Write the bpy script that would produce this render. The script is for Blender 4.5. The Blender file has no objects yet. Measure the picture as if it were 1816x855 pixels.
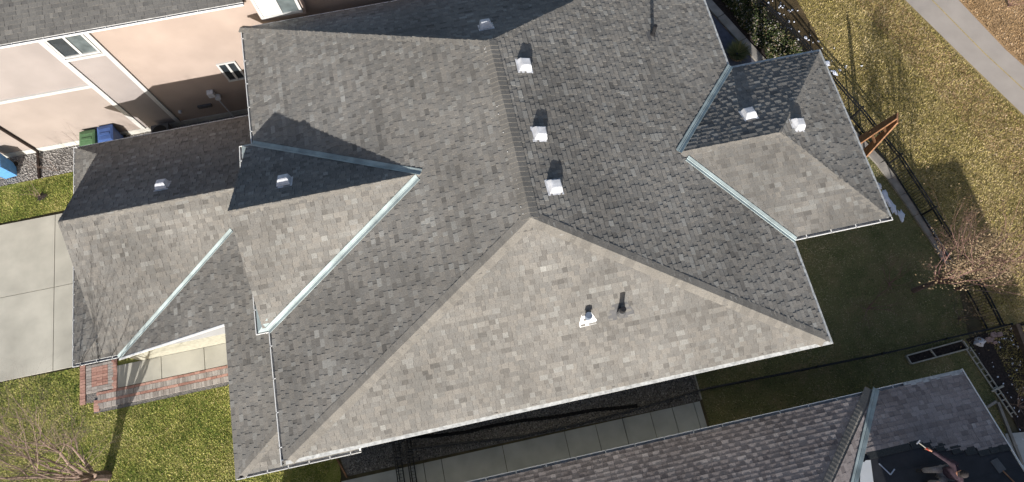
import bpy, math, random
from mathutils import noise as mnoise
from mathutils import Vector, Matrix, Euler
C = bpy.data.collections.new('scene'); bpy.context.scene.collection.children.link(C)
sc = bpy.context.scene
V = Vector
# ---------------------------------------------------------------- camera
cam_d = bpy.data.cameras.new('camera'); cam = bpy.data.objects.new('camera', cam_d); C.objects.link(cam)
cam.rotation_mode = 'XYZ'
CAM = V((6.2365, -0.7871, 23.7334))
cam.location = CAM
ROT = Euler((0.3152, 0.0047, -0.2101), 'XYZ')
cam.rotation_euler = ROT
cam_d.sensor_width = 36; cam_d.sensor_fit = 'HORIZONTAL'
cam_d.lens = 1108.83 / 1816 * 36
cam_d.clip_start = 0.1; cam_d.clip_end = 2000
sc.camera = cam
# ---------------------------------------------------------------- sun and sky
SUN = V((-0.72, -2.50, 1.0)).normalized()          # towards the sun
sl = bpy.data.lights.new('sun', 'SUN'); so = bpy.data.objects.new('sun', sl); C.objects.link(so)
sl.energy = 4.3; sl.angle = math.radians(0.5); sl.color = (1.0, 0.96, 0.90)
so.rotation_euler = SUN.to_track_quat('Z', 'Y').to_euler()
so.location = (0, 0, 40)
w = bpy.data.worlds.new('World'); sc.world = w; w.use_nodes = True
nt = w.node_tree; bg = nt.nodes['Background']; sky = nt.nodes.new('ShaderNodeTexSky')
sky.sky_type = 'NISHITA'; sky.sun_disc = False; sky.dust_density = 2.5
sky.sun_elevation = math.asin(SUN.z); sky.sun_rotation = math.atan2(SUN.x, SUN.y)
nt.links.new(sky.outputs[0], bg.inputs[0]); bg.inputs[1].default_value = 0.076
sc.view_settings.view_transform = 'Standard'; sc.view_settings.look = 'None'
sc.view_settings.exposure = 0.80; sc.view_settings.gamma = 1.0
sc.cycles.max_bounces = 6; sc.cycles.diffuse_bounces = 2

# ---------------------------------------------------------------- materials
def mat(name, col, rough=0.8, scale=8.0, amt=0.15, bump=0.0, bscale=None, metal=0.0, col2=None, detail=4, spec=0.3):
    m = bpy.data.materials.new(name); m.use_nodes = True
    t = m.node_tree; b = t.nodes['Principled BSDF']
    b.inputs['Roughness'].default_value = rough; b.inputs['Metallic'].default_value = metal
    b.inputs['Specular IOR Level'].default_value = spec
    g = t.nodes.new('ShaderNodeNewGeometry')
    n = t.nodes.new('ShaderNodeTexNoise'); n.inputs['Scale'].default_value = scale; n.inputs['Detail'].default_value = detail
    t.links.new(g.outputs['Position'], n.inputs['Vector'])
    r = t.nodes.new('ShaderNodeValToRGB')
    c1 = [max(0, c * (1 - amt)) for c in col]; c2 = [min(1, c * (1 + amt)) for c in (col2 or col)]
    r.color_ramp.elements[0].position = 0.32; r.color_ramp.elements[1].position = 0.68
    r.color_ramp.elements[0].color = (*c1, 1); r.color_ramp.elements[1].color = (*c2, 1)
    t.links.new(n.outputs['Fac'], r.inputs['Fac']); t.links.new(r.outputs['Color'], b.inputs['Base Color'])
    if bump:
        n2 = t.nodes.new('ShaderNodeTexNoise'); n2.inputs['Scale'].default_value = bscale or scale * 4; n2.inputs['Detail'].default_value = 3
        t.links.new(g.outputs['Position'], n2.inputs['Vector'])
        bp = t.nodes.new('ShaderNodeBump'); bp.inputs['Strength'].default_value = 0.6; bp.inputs['Distance'].default_value = bump
        t.links.new(n2.outputs['Fac'], bp.inputs['Height']); t.links.new(bp.outputs['Normal'], b.inputs['Normal'])
    return m

def mat_tone(name, stops, rough=0.95, nscale=70, namt=0.25, big=0.6, bigamt=0.12, bump=0.0, transl=False, streak=0.0):
    """colour per piece from the face attribute 'tone', with granules and broad weathering"""
    m = bpy.data.materials.new(name); m.use_nodes = True
    t = m.node_tree; b = t.nodes['Principled BSDF']; b.inputs['Roughness'].default_value = rough
    b.inputs['Specular IOR Level'].default_value = 0.15
    a = t.nodes.new('ShaderNodeAttribute'); a.attribute_name = 'tone'
    r = t.nodes.new('ShaderNodeValToRGB'); cr = r.color_ramp
    while len(cr.elements) < len(stops): cr.elements.new(0.5)
    for e, (p, c) in zip(cr.elements, stops): e.position = p; e.color = (*c, 1)
    t.links.new(a.outputs['Fac'], r.inputs['Fac'])
    g = t.nodes.new('ShaderNodeNewGeometry')
    def noise(s, amt, d):
        n = t.nodes.new('ShaderNodeTexNoise'); n.inputs['Scale'].default_value = s; n.inputs['Detail'].default_value = d
        t.links.new(g.outputs['Position'], n.inputs['Vector'])
        mr = t.nodes.new('ShaderNodeMapRange'); mr.inputs[1].default_value = 0.3; mr.inputs[2].default_value = 0.7
        mr.inputs[3].default_value = 1 - amt; mr.inputs[4].default_value = 1 + amt
        t.links.new(n.outputs['Fac'], mr.inputs[0]); return mr.outputs[0], n
    n1, nn = noise(nscale, namt, 2); n2, _ = noise(big, bigamt, 4)
    mu = t.nodes.new('ShaderNodeMath'); mu.operation = 'MULTIPLY'; t.links.new(n1, mu.inputs[0]); t.links.new(n2, mu.inputs[1])
    mx = t.nodes.new('ShaderNodeVectorMath'); mx.operation = 'SCALE'
    t.links.new(r.outputs['Color'], mx.inputs[0]); t.links.new(mu.outputs[0], mx.inputs['Scale'])
    t.links.new(mx.outputs[0], b.inputs['Base Color'])
    if bump:
        bp = t.nodes.new('ShaderNodeBump'); bp.inputs['Strength'].default_value = 0.7; bp.inputs['Distance'].default_value = bump
        t.links.new(nn.outputs['Fac'], bp.inputs['Height']); t.links.new(bp.outputs['Normal'], b.inputs['Normal'])
    return m

M = {}
M['shingle'] = mat_tone('weathered_shingle', [(0, (.110, .105, .098)), (.22, (.148, .140, .129)), (.45, (.174, .168, .157)), (.62, (.200, .187, .169)), (.8, (.222, .217, .203)), (1, (.275, .27, .252))], nscale=45, namt=.22, big=.45, bigamt=.17, bump=.004)
M['shingle_purple'] = mat_tone('plum_shingle', [(0, (.14, .122, .122)), (.3, (.20, .175, .17)), (.6, (.25, .222, .217)), (.85, (.295, .265, .258)), (1, (.34, .31, .30))], nscale=45, namt=.2, big=.5, bigamt=.15, bump=.004)
M['shingle_grey'] = mat_tone('grey_shingle', [(0, (.085, .083, .082)), (.3, (.112, .110, .107)), (.6, (.130, .127, .122)), (.85, (.150, .145, .138)), (1, (.18, .173, .163))], nscale=45, namt=.2, big=.5, bigamt=.12, bump=.004)
M['cap'] = mat_tone('ridge_cap_shingle', [(0, (.168, .158, .143)), (.5, (.188, .177, .160)), (1, (.205, .192, .172))], nscale=45, namt=.2, big=1.5, bigamt=.12, bump=.004)
M['deck'] = mat('roof_deck', (.06, .055, .05))
M['white'] = mat('white_paint', (.74, .74, .73), .45, 3, .04)
M['guard'] = mat('grey_gutter_mesh', (.40, .41, .41), .5, 9, .3)
M['trough'] = mat('gutter_inside', (.45, .45, .45), .6, 6, .25)
M['flash'] = mat('galvanized_flashing', (.29, .345, .35), .55, 2.2, .24, metal=.2)
M['flash_dull'] = mat('grey_flashing', (.10, .10, .103), .7, 8, .15, metal=0)
M['vent'] = mat('vent_metal', (.56, .57, .60), .45, 7, .16)
M['black'] = mat('black_plastic', (.018, .018, .02), .5)
M['iron'] = mat('black_iron', (.012, .012, .013), .45)
M['pipe_blue'] = mat('blue_grey_pipe', (.12, .15, .20), .5)
M['stucco_own'] = mat('cream_stucco', (.33, .32, .265), .9, 9, .18, .004, 60)
M['stucco_peach'] = mat('peach_stucco', (.335, .270, .234), .92, .9, .08, .004, 55)
M['stucco_pale'] = mat('pale_pink_stucco', (.272, .243, .234), .92, .9, .08, .004, 55)
M['stucco_low'] = mat('sandy_stucco', (.283, .243, .222), .92, .9, .08, .004, 55)
M['trim'] = mat('white_trim', (.47, .47, .46), .6, 4, .05)
M['found'] = mat('parged_foundation', (.45, .445, .42), .9, 9, .10, .003)
M['glass'] = mat('window_glass', (.03, .037, .043), .08, 2, .3, spec=.6)
M['glass_pale'] = mat('pale_window_glass', (.10, .12, .125), .1, 2.5, .35, spec=.7)
M['blind'] = mat('white_blind', (.72, .73, .74), .3, 3, .05, spec=.5)
M['brown'] = mat('dark_brown_metal', (.022, .014, .011), .5)
M['concrete'] = mat('pale_concrete', (.44, .425, .37), .9, .8, .17, .003, 40, detail=12)
M['concrete_dull'] = mat('grey_concrete', (.44, .455, .45), .9, 1.4, .12, .003, 40, detail=8)
M['kerb'] = mat('kerb_concrete', (.27, .25, .225), .95, 3, .2, .004)
M['asphalt'] = mat('pale_path_asphalt', (.37, .33, .295), .95, 1.2, .07, .003, 60, detail=8)
M['paint_y'] = mat('worn_yellow_paint', (.40, .31, .14), .8, 12, .25)
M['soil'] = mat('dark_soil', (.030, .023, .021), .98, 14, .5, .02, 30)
M['earth'] = mat('ground_earth', (.10, .085, .05), .98, 2, .3)
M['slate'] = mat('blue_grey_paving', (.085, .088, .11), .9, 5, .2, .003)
M['wood'] = mat('orange_cedar', (.27, .14, .075), .7, 6, .3)
M['wood_pale'] = mat('pale_timber', (.40, .38, .33), .85, 10, .2)
M['wood_brown'] = mat('brown_timber', (.14, .10, .075), .85, 9, .25)
M['blue'] = mat('blue_bin_plastic', (.05, .10, .27), .45, 5, .15)
M['blue_light'] = mat('light_blue_plastic', (.10, .28, .58), .45, 5, .12)
M['green'] = mat('green_bin_plastic', (.085, .17, .085), .5, 5, .15)
M['tyre'] = mat('rubber', (.02, .02, .02), .9)
M['bark'] = mat('grey_brown_bark', (.125, .092, .083), .9, 20, .35)
M['bark_pale'] = mat('pale_twig_bark', (.25, .18, .15), .9, 12, .3)
M['bark_red'] = mat('reddish_twig_bark', (.21, .12, .105), .9, 12, .35)
M['snow'] = mat('old_snow', (.68, .71, .80), .7, 6, .08, .01, 20)
M['membrane'] = mat('black_underlayment', (.030, .031, .036), .85, 3, .2, .002)
M['starter'] = mat('dark_starter_shingle', (.038, .042, .044), .95, 30, .25, .003)
M['skin'] = mat('skin', (.50, .25, .16), .5, 6, .06)
M['jacket'] = mat('plum_jacket', (.05, .032, .043), .9, 14, .3, .006, 16)
M['jeans'] = mat('grey_jeans', (.20, .185, .18), .9, 30, .25, .004, 20)
M['cap_dark'] = mat('dark_cap', (.03, .025, .025), .85, 15, .2)
M['boot'] = mat('dark_boot', (.018, .017, .017), .7)
M['red'] = mat('red_plastic', (.45, .04, .03), .5)
M['steel'] = mat('bright_steel', (.55, .56, .60), .35, 8, .1, metal=.6)
M['sack'] = mat('white_sheet', (.55, .56, .62), .7, 9, .1, .01, 14)
M['pink'] = mat('pinkish_stone', (.30, .21, .19), .9, 14, .25, .008)
M['hose'] = mat('black_hose', (.010, .010, .012), .6)

GRASS_G = [(0, (.05, .085, .017)), (.25, (.17, .22, .048)), (.5, (.34, .345, .09)), (.75, (.46, .41, .15)), (1, (.54, .48, .23))]
GRASS_Y = [(0, (.10, .088, .025)), (.25, (.23, .19, .06)), (.5, (.38, .31, .11)), (.75, (.47, .375, .17)), (1, (.55, .44, .25))]
GRASS_T = [(0, (.15, .095, .042)), (.3, (.29, .19, .095)), (.6, (.42, .285, .155)), (.85, (.52, .37, .22)), (1, (.64, .49, .34))]
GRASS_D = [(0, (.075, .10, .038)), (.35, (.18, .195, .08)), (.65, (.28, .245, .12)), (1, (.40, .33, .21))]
for k, s in dict(gg=GRASS_G, gy=GRASS_Y, gt=GRASS_T, gd=GRASS_D).items():
    M[k] = mat_tone('grass_blades_' + k, s, nscale=3, namt=.18, big=.7, bigamt=.2)
def turf(name, a, b, c, scale=1.2):
    """ground under the blades: two scales of mottling between three colours"""
    m = bpy.data.materials.new(name); m.use_nodes = True; t = m.node_tree; p = t.nodes['Principled BSDF']
    p.inputs['Roughness'].default_value = 1; p.inputs['Specular IOR Level'].default_value = .05
    g = t.nodes.new('ShaderNodeNewGeometry'); ns = []
    for s, d in ((scale, 6), (22, 4)):
        n = t.nodes.new('ShaderNodeTexNoise'); n.inputs['Scale'].default_value = s; n.inputs['Detail'].default_value = d
        t.links.new(g.outputs['Position'], n.inputs['Vector']); ns.append(n)
    ad = t.nodes.new('ShaderNodeMath'); ad.operation = 'ADD'
    t.links.new(ns[0].outputs['Fac'], ad.inputs[0]); t.links.new(ns[1].outputs['Fac'], ad.inputs[1])
    mr = t.nodes.new('ShaderNodeMapRange'); mr.inputs[1].default_value = .65; mr.inputs[2].default_value = 1.35
    t.links.new(ad.outputs[0], mr.inputs[0])
    r = t.nodes.new('ShaderNodeValToRGB'); r.color_ramp.elements.new(.5)
    for e, (q, cc) in zip(r.color_ramp.elements, ((0, a), (.5, b), (1, c))): e.position = q; e.color = (*cc, 1)
    t.links.new(mr.outputs[0], r.inputs['Fac']); t.links.new(r.outputs['Color'], p.inputs['Base Color'])
    bp = t.nodes.new('ShaderNodeBump'); bp.inputs['Distance'].default_value = .04; bp.inputs['Strength'].default_value = .8
    t.links.new(ns[1].outputs['Fac'], bp.inputs['Height']); t.links.new(bp.outputs['Normal'], p.inputs['Normal'])
    return m
M['turf_g'] = turf('green_turf', (.085, .12, .025), (.22, .235, .06), (.38, .335, .13))
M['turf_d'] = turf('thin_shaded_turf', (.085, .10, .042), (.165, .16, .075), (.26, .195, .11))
M['turf_y'] = turf('dry_yellow_turf', (.17, .13, .045), (.30, .235, .10), (.44, .33, .17), .5)
M['turf_t'] = turf('dead_tan_turf', (.27, .165, .082), (.38, .25, .135), (.48, .33, .20), .6)
M['turf_m'] = turf('brown_ground', (.055, .04, .022), (.09, .066, .036), (.13, .095, .055), 2)
M['gravel_base'] = turf('gravel_bed', (.10, .095, .092), (.19, .18, .17), (.28, .265, .25), 5)
M['pebble'] = mat_tone('pebbles', [(0, (.07, .066, .066)), (.4, (.17, .16, .155)), (.75, (.30, .285, .27)), (1, (.46, .44, .42))], nscale=20, namt=.1)
M['paver_red'] = mat_tone('red_paver', [(0, (.32, .175, .14)), (1, (.45, .27, .22))], nscale=30, namt=.15, big=2)
M['paver_grey'] = mat_tone('grey_paver', [(0, (.27, .24, .22)), (1, (.40, .365, .335))], nscale=30, namt=.15, big=2)
M['leaf_tan'] = mat_tone('dry_leaves', [(0, (.10, .07, .042)), (.5, (.20, .145, .085)), (1, (.33, .255, .165))], nscale=5, namt=.1)
M['leaf_green'] = mat_tone('dark_evergreen_leaves', [(0, (.014, .022, .008)), (.4, (.035, .05, .018)), (.7, (.08, .085, .035)), (.85, (.14, .10, .06)), (1, (.40, .38, .36))], nscale=5, namt=.1)

# ---------------------------------------------------------------- helpers
def wloc(o):
    p = V((0, 0, 0))
    while o is not None: p = p + o.location; o = o.parent
    return p
class MB:
    """collects polygons (world coordinates) for ONE mesh object"""
    def __init__(s): s.v = []; s.f = []; s.t = []; s.m = []
    def poly(s, pts, tone=0.5, mi=0):
        b = len(s.v); s.v.extend([tuple(p) for p in pts]); s.f.append(tuple(range(b, b + len(pts)))); s.t.append(tone); s.m.append(mi)
    def add(s, pts, faces, tone=0.5, mi=0):
        b = len(s.v); s.v.extend([tuple(p) for p in pts])
        for f in faces: s.f.append(tuple(b + i for i in f)); s.t.append(tone); s.m.append(mi)
    def box(s, c, d, rz=0.0, tone=.5, mi=0, mat3=None):
        hx, hy, hz = d[0] / 2, d[1] / 2, d[2] / 2; c = V(c)
        R = mat3 or Matrix.Rotation(rz, 3, 'Z')
        P = [c + R @ V((x * hx, y * hy, z * hz)) for z in (-1, 1) for y in (-1, 1) for x in (-1, 1)]
        s.add(P, [(0, 2, 3, 1), (4, 5, 7, 6), (0, 1, 5, 4), (2, 6, 7, 3), (0, 4, 6, 2), (1, 3, 7, 5)], tone, mi)
    def bar(s, a, b, wdt, h, tone=.5, mi=0, up=V((0, 0, 1))):
        a = V(a); b = V(b); d = (b - a); L = d.length; d.normalize()
        y = up.cross(d)
        if y.length < 1e-4: y = V((0, 1, 0)).cross(d)
        y.normalize(); z = d.cross(y)
        s.box((a + b) / 2, (L, wdt, h), 0, tone, mi, Matrix((d, y, z)).transposed())
    def tube(s, a, b, r0, r1, n=4, tone=.5, mi=0, cap=False):
        a = V(a); b = V(b); d = (b - a)
        if d.length < 1e-6: return
        d.normalize(); u = d.orthogonal().normalized(); w_ = d.cross(u)
        P = []
        for q, r in ((a, r0), (b, r1)):
            for i in range(n):
                t = 2 * math.pi * i / n; P.append(q + (u * math.cos(t) + w_ * math.sin(t)) * r)
        F = [(i, (i + 1) % n, n + (i + 1) % n, n + i) for i in range(n)]
        if cap: F += [tuple(range(n - 1, -1, -1)), tuple(range(n, 2 * n))]
        s.add(P, F, tone, mi)
    def prism(s, pts, z0, z1, tone=.5, mi=0):
        n = len(pts); P = [V((p[0], p[1], z0)) for p in pts] + [V((p[0], p[1], z1)) for p in pts]
        s.add(P, [tuple(range(n - 1, -1, -1)), tuple(range(n, 2 * n))] + [(i, (i + 1) % n, n + (i + 1) % n, n + i) for i in range(n)], tone, mi)
    def mesh(s, name, mats, off=V((0, 0, 0))):
        me = bpy.data.meshes.new(name)
        me.from_pydata([(x - off.x, y - off.y, z - off.z) for x, y, z in s.v], [], s.f)
        if not isinstance(mats, (list, tuple)): mats = [mats]
        for k in mats: me.materials.append(M[k] if isinstance(k, str) else k)
        if len(mats) > 1: me.polygons.foreach_set('material_index', s.m)
        a = me.attributes.new('tone', 'FLOAT', 'FACE'); a.data.foreach_set('value', s.t)
        me.update(); return me
    def build(s, name, mats, parent=None, loc=None, smooth=False, **props):
        off = wloc(parent) if parent else V((0, 0, 0))
        if loc is not None: loc = V(loc)
        o = bpy.data.objects.new(name, s.mesh(name, mats, off if loc is None else loc))
        if parent: o.parent = parent
        if loc is not None: o.location = loc - off
        if smooth: o.data.polygons.foreach_set('use_smooth', [True] * len(o.data.polygons))
        C.objects.link(o)
        for k, v in props.items(): o[k] = v
        return o
def inst(name, me, parent, loc, rot=None):
    o = bpy.data.objects.new(name, me); C.objects.link(o)
    if parent: o.parent = parent; o.location = V(loc) - wloc(parent)
    else: o.location = loc
    if rot is not None: o.rotation_euler = rot
    return o
def thing(name, label, cat, loc=(0, 0, 0), group=None):
    o = bpy.data.objects.new(name, None); C.objects.link(o); o.location = loc; o.empty_display_size = .3
    o['label'] = label; o['category'] = cat
    if group: o['group'] = group
    return o
def tag(o, label, cat, group=None):
    o['label'] = label; o['category'] = cat
    if group: o['group'] = group
    return o
def structure(name, mb, mats): return mb.build(name, mats, kind='structure')
def stuff(name, mb, mats, parent=None): return mb.build(name, mats, parent, kind='stuff')
_Rm = ROT.to_matrix().transposed()
def pix(p):
    q = _Rm @ (V(p) - CAM); return 908 + 1108.83 * q.x / -q.z, 427.5 - 1108.83 * q.y / -q.z
def inpoly(p, poly):
    x, y = p; r = False; n = len(poly)
    for i in range(n):
        a = poly[i]; b = poly[(i + 1) % n]
        if (a[1] > y) != (b[1] > y) and x < (b[0] - a[0]) * (y - a[1]) / (b[1] - a[1]) + a[0]: r = not r
    return r
def clip(sub, cl):
    """Sutherland-Hodgman: polygon sub against convex counter-clockwise polygon cl"""
    out = sub
    for i in range(len(cl)):
        ax, ay = cl[i]; bx, by = cl[(i + 1) % len(cl)]; ex, ey = bx - ax, by - ay
        src = out; out = []
        if not src: return []
        pd = None
        for j in range(len(src) + 1):
            p = src[j % len(src)]; d = ex * (p[1] - ay) - ey * (p[0] - ax)
            if j:
                if (d >= 0) != (pd >= 0):
                    k = pd / (pd - d); out.append((pp[0] + (p[0] - pp[0]) * k, pp[1] + (p[1] - pp[1]) * k))
                if d >= 0 and j < len(src) + 0 or (j == len(src) and d >= 0): out.append(p)
            elif False: pass
            pp, pd = p, d
    r = []
    for p in out:
        if not r or abs(p[0] - r[-1][0]) + abs(p[1] - r[-1][1]) > 1e-5: r.append(p)
    if len(r) > 1 and abs(r[0][0] - r[-1][0]) + abs(r[0][1] - r[-1][1]) < 1e-5: r.pop()
    return r if len(r) > 2 else []
def area2(p): return sum(p[i][0] * p[(i + 1) % len(p)][1] - p[(i + 1) % len(p)][0] * p[i][1] for i in range(len(p))) / 2

# ---------------------------------------------------------------- shingles
EXPO = 0.143
class Slope:
    """a roof plane z = z0 + s*distance from its eave line; pieces are convex plan polygons"""
    def __init__(s, e, u, slope, pieces, inset=.10):
        s.e = V(e); s.u = V(u).normalized()                       # point on the eave, eave direction (level)
        s.g = V((0, 0, 1)).cross(s.u)                             # plan direction up the slope
        s.k = slope; s.c = 1 / math.sqrt(1 + slope * slope)
        s.n = V((-slope * s.g.x, -slope * s.g.y, 1)).normalized(); s.inset = inset
        s.pl = []
        for p in pieces:
            q = [s.uv(x, y) for x, y in p]
            if area2(q) < 0: q.reverse()
            s.pl.append(q)
    def uv(s, x, y):
        d = V((x - s.e.x, y - s.e.y, 0)); return d.dot(s.u), d.dot(s.g) / s.c
    def pt(s, u, v, h=0.0):
        return s.e + s.u * u + s.g * (v * s.c) + V((0, 0, v * s.c * s.k)) + s.n * h
    def z(s, x, y):
        return s.e.z + s.k * V((x - s.e.x, y - s.e.y, 0)).dot(s.g)
    def at(s, x, y, h=0.0): return V((x, y, s.z(x, y))) + s.n * h
def shingle(slopes, seed, parent, matname, singles=300, lift=1.0, coarse=1.0):
    rng = random.Random(seed); tabs = []
    deck = []
    for S in slopes:
        inset = S.inset / S.c; pieces = []
        for p in S.pl:
            u0 = min(q[0] for q in p) - 1; u1 = max(q[0] for q in p) + 1; v1 = max(q[1] for q in p) + 1
            c = clip([(u0, inset), (u1, inset), (u1, v1), (u0, v1)], p)
            if c: pieces.append(c)
            mb = MB(); 
            if c: mb.poly([S.pt(a, b, -.012) for a, b in c])
            deck.append((S, c))
        if not pieces: continue
        umin = min(q[0] for p in pieces for q in p); umax = max(q[0] for p in pieces for q in p); vmax = max(q[1] for p in pieces for q in p)
        bb = [(min(q[0] for q in p), max(q[0] for q in p), min(q[1] for q in p), max(q[1] for q in p)) for p in pieces]
        k = 0
        while inset - .02 + k * EXPO < vmax:
            v0 = inset - .02 + k * EXPO; v1 = v0 + EXPO + .004
            u = umin - rng.random() * .3; up = rng.random() < .5; run = rng.gauss(0, .07)
            while u < umax:
                wd = rng.choice((.10, .13, .15, .17, .20, .24)) * coarse * rng.uniform(.92, 1.08)
                up = not up if rng.random() < .85 else up
                rect = [(u + .002, v0), (u + wd - .002, v0), (u + wd - .002, v1), (u + .002, v1)]
                base = .58 if up else .42
                tone = min(1, max(0, base + rng.gauss(0, .14) + run))
                raise_ = ((.017 if up else .004) + rng.random() * .004) * lift
                for p, b in zip(pieces, bb):
                    if u > b[1] or u + wd < b[0] or v0 > b[3] or v1 < b[2]: continue
                    c = clip(rect, p)
                    if c and abs(area2(c)) > .0006: tabs.append((S, c, v0, raise_, tone))
                u += wd
            k += 1
    full = []
    for i, (S, c, v0, h, t) in enumerate(tabs):
        ps = [pix(S.pt(a, b)) for a, b in c]
        mx = sum(p[0] for p in ps) / len(ps); my = sum(p[1] for p in ps) / len(ps)
        if 0 < mx < 1816 and 0 < my < 855 and len(c) == 4: full.append((abs(area2(ps)), i))
    full.sort(reverse=True); pick = set(i for _, i in full[:singles])
    big = MB()
    for i, (S, c, v0, h, t) in enumerate(tabs):
        n = len(c); mb = MB() if i in pick else big
        top = [S.pt(a, b, .004 + (h + .008) * max(0, 1 - .8 * (b - v0) / EXPO)) for a, b in c]
        bot = [S.pt(a, b, -.008) for a, b in c]
        mb.add(top + bot, [tuple(range(n))] + [(j, n + j, n + (j + 1) % n, (j + 1) % n) for j in range(n)], t)
        if i in pick: mb.build('shingle', matname, parent, loc=S.pt(*c[0]))
    stuff('shingles', big, matname, parent)
    dk = MB()
    for S, c in deck:
        if c: dk.poly([S.pt(a, b, -.006) for a, b in c]); dk.poly([S.pt(a, b, -.15) for a, b in reversed(c)])
    dk.build('roof_deck', 'deck', parent)
    return tabs

def caps(a, b, na, nb, parent, single, half=.16, step=.143, rise=.014, seed=1, mb=None, name='ridge_cap'):
    """overlapping folded cap shingles along a hip or ridge from a up to b; na, nb: the normals of both planes"""
    rng = random.Random(seed); a = V(a); b = V(b); d = (b - a); L = d.length; d.normalize()
    fa = d.cross(na).normalized(); fb = -d.cross(nb).normalized()
    if fa.z > 0: fa = -fa
    if fb.z > 0: fb = -fb
    up = (na + nb).normalized()
    n = max(1, int(L / step)); st = L / n; vars_ = []
    def piece(org, m, tone):
        s0, s1 = -0.01, st + .05; hs = (rise, .006)
        P = []
        for s_, h in ((s0, hs[0]), (s1, hs[0] * .55)):
            o = org + d * s_
            P += [o + fa * half + na * (h + .004), o + up * (h + .008), o + fb * half + nb * (h + .004)]
        for s_ in (s0, s1):
            o = org + d * s_
            P += [o + fa * half - na * .02, o - up * .02, o + fb * half - nb * .02]
        m.add(P, [(0, 1, 4, 3), (1, 2, 5, 4), (0, 6, 7, 1), (1, 7, 8, 2), (0, 3, 9, 6), (2, 8, 11, 5)], tone)
    if single:
        for _ in range(3):
            m = MB(); piece(V((0, 0, 0)), m, rng.random()); vars_.append(m.mesh(name, 'cap'))
        for i in range(n): inst(name, rng.choice(vars_), parent, a + d * (i * st))
    else:
        for i in range(n): piece(a + d * (i * st), mb, rng.random())

def valley(a, b, parent, SA, SB, half=.10, name='valley_flashing', m='flash'):
    a = V(a); b = V(b); d = (b - a).normalized(); s = d.cross(V((0, 0, 1))).normalized(); mb = MB()
    P = []; xs = [-half, -half * .93, -.012, 0, .012, half * .93, half]; hs = [.034, .042, .038, .052, .038, .042, .034]
    for q in (a, b):
        for x, h in zip(xs, hs):
            p = q + s * x; P.append(V((p.x, p.y, max(SA.z(p.x, p.y), SB.z(p.x, p.y)) + h)))
    n = len(xs); mb.add(P, [(i, i + 1, n + i + 1, n + i) for i in range(n - 1)])
    return mb.build(name, m, parent)

def gutter(path, parent, side=1, w=.12, h=.11, guard=False, hangers=.75, fascia=True, drop=.20):
    """open trough along a level eave; path is its OUTER edge, the roof lies on `side` (1 = left of travel)"""
    pts = [V(p) for p in path]; n = len(pts)
    seg = [(pts[i + 1] - pts[i]).normalized() for i in range(n - 1)]
    nr = [V((0, 0, 1)).cross(s) * side for s in seg]
    def off(i, x):
        if i == 0: return pts[0] + nr[0] * x
        if i == n - 1: return pts[-1] + nr[-1] * x
        b = (nr[i - 1] + nr[i]); return pts[i] + b * (x / (1 + nr[i - 1].dot(nr[i])))
    t = .008
    prof = [(0, .004), (.022, .004), (.022, -.012), (t, -.012), (.018, -h + t), (w - t, -h + t), (w - t, .02), (w, .02), (w, -h), (.02, -h), (0, -.03)]
    mi = [0, 0, 0, 1, 1, 1, 0, 0, 0, 0, 0]
    mb = MB(); m = len(prof)
    for i in range(n - 1):
        A = [off(i, x) + V((0, 0, z)) for x, z in prof]; B = [off(i + 1, x) + V((0, 0, z)) for x, z in prof]
        for j in range(m): mb.poly([A[j], A[(j + 1) % m], B[(j + 1) % m], B[j]] if side < 0 else [B[j], B[(j + 1) % m], A[(j + 1) % m], A[j]], .5, mi[j])
        if i == 0: mb.poly(A)
        if i == n - 2: mb.poly(B)
        L = (pts[i + 1] - pts[i]).length
        if hangers and not guard:
            k = int(L / hangers)
            for q in range(k):
                c = pts[i] + seg[i] * ((q + .5) * L / k) + nr[i] * (w / 2)
                mb.bar(c - nr[i] * w / 2, c + nr[i] * (w / 2 + .03), .028, .008, mi=0)
        if fascia:
            A0 = off(i, w + .002); B0 = off(i + 1, w + .002); A1 = off(i, w + .03); B1 = off(i + 1, w + .03)
            z0, z1 = V((0, 0, -drop)), V((0, 0, .0))
            mb.poly([A0 + z0, B0 + z0, B0 + z1, A0 + z1]); mb.poly([B1 + z0, A1 + z0, A1 + z1, B1 + z1]); mb.poly([A0 + z1, B0 + z1, B1 + z1, A1 + z1]); mb.poly([A0 + z0, A1 + z0, B1 + z0, B0 + z0])
    g = mb.build('gutter', ['white', 'trough'], parent)
    if guard:
        gm = MB()
        for i in range(n - 1):
            A = off(i, .004) + V((0, 0, .008)); B = off(i + 1, .004) + V((0, 0, .008)); A2 = off(i, w + .03) + V((0, 0, .042)); B2 = off(i + 1, w + .03) + V((0, 0, .042))
            gm.poly([A, B, B2, A2]); 
        gm.build('gutter_guard', 'guard', g)
    return g

# ================================================================ THE HOUSE
house = thing('house', 'house with a weathered grey shingled hip roof filling the middle', 'house', (7.5, 7, 0))
ZE = 6.0; W = 15.6; Y1 = 14.177
RS = V((7.79, 4.52, 8.73)); RN = V((7.79, 9.936, 8.73))
GA = V((5.24, 6.755, 7.835)); G0, G1, GM, GX = 3.70, 9.755, 6.755, -.136
WA = V((12.65, 6.212, 7.03)); WE = V((15.82, 6.212, 7.03)); W0, W1, EX = 3.13, 9.267, 18.71
s_main_w = Slope((0, Y1, ZE), (0, -1, 0), .3505, [[(0, 0), (RS.x, RS.y), (RS.x, GM), (GA.x, GM), (0, G0)], [(RS.x, GM), (RN.x, RN.y), (0, Y1), (0, G1), (GA.x, GM)]])
s_main_e = Slope((W, 0, ZE), (0, 1, 0), .3497, [[(W, 0), (W, W0), (WA.x, WA.y), (RS.x, WA.y), (RS.x, RS.y)], [(RS.x, WA.y), (WA.x, WA.y), (W, W1), (W, Y1), (RN.x, RN.y)]])
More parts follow.
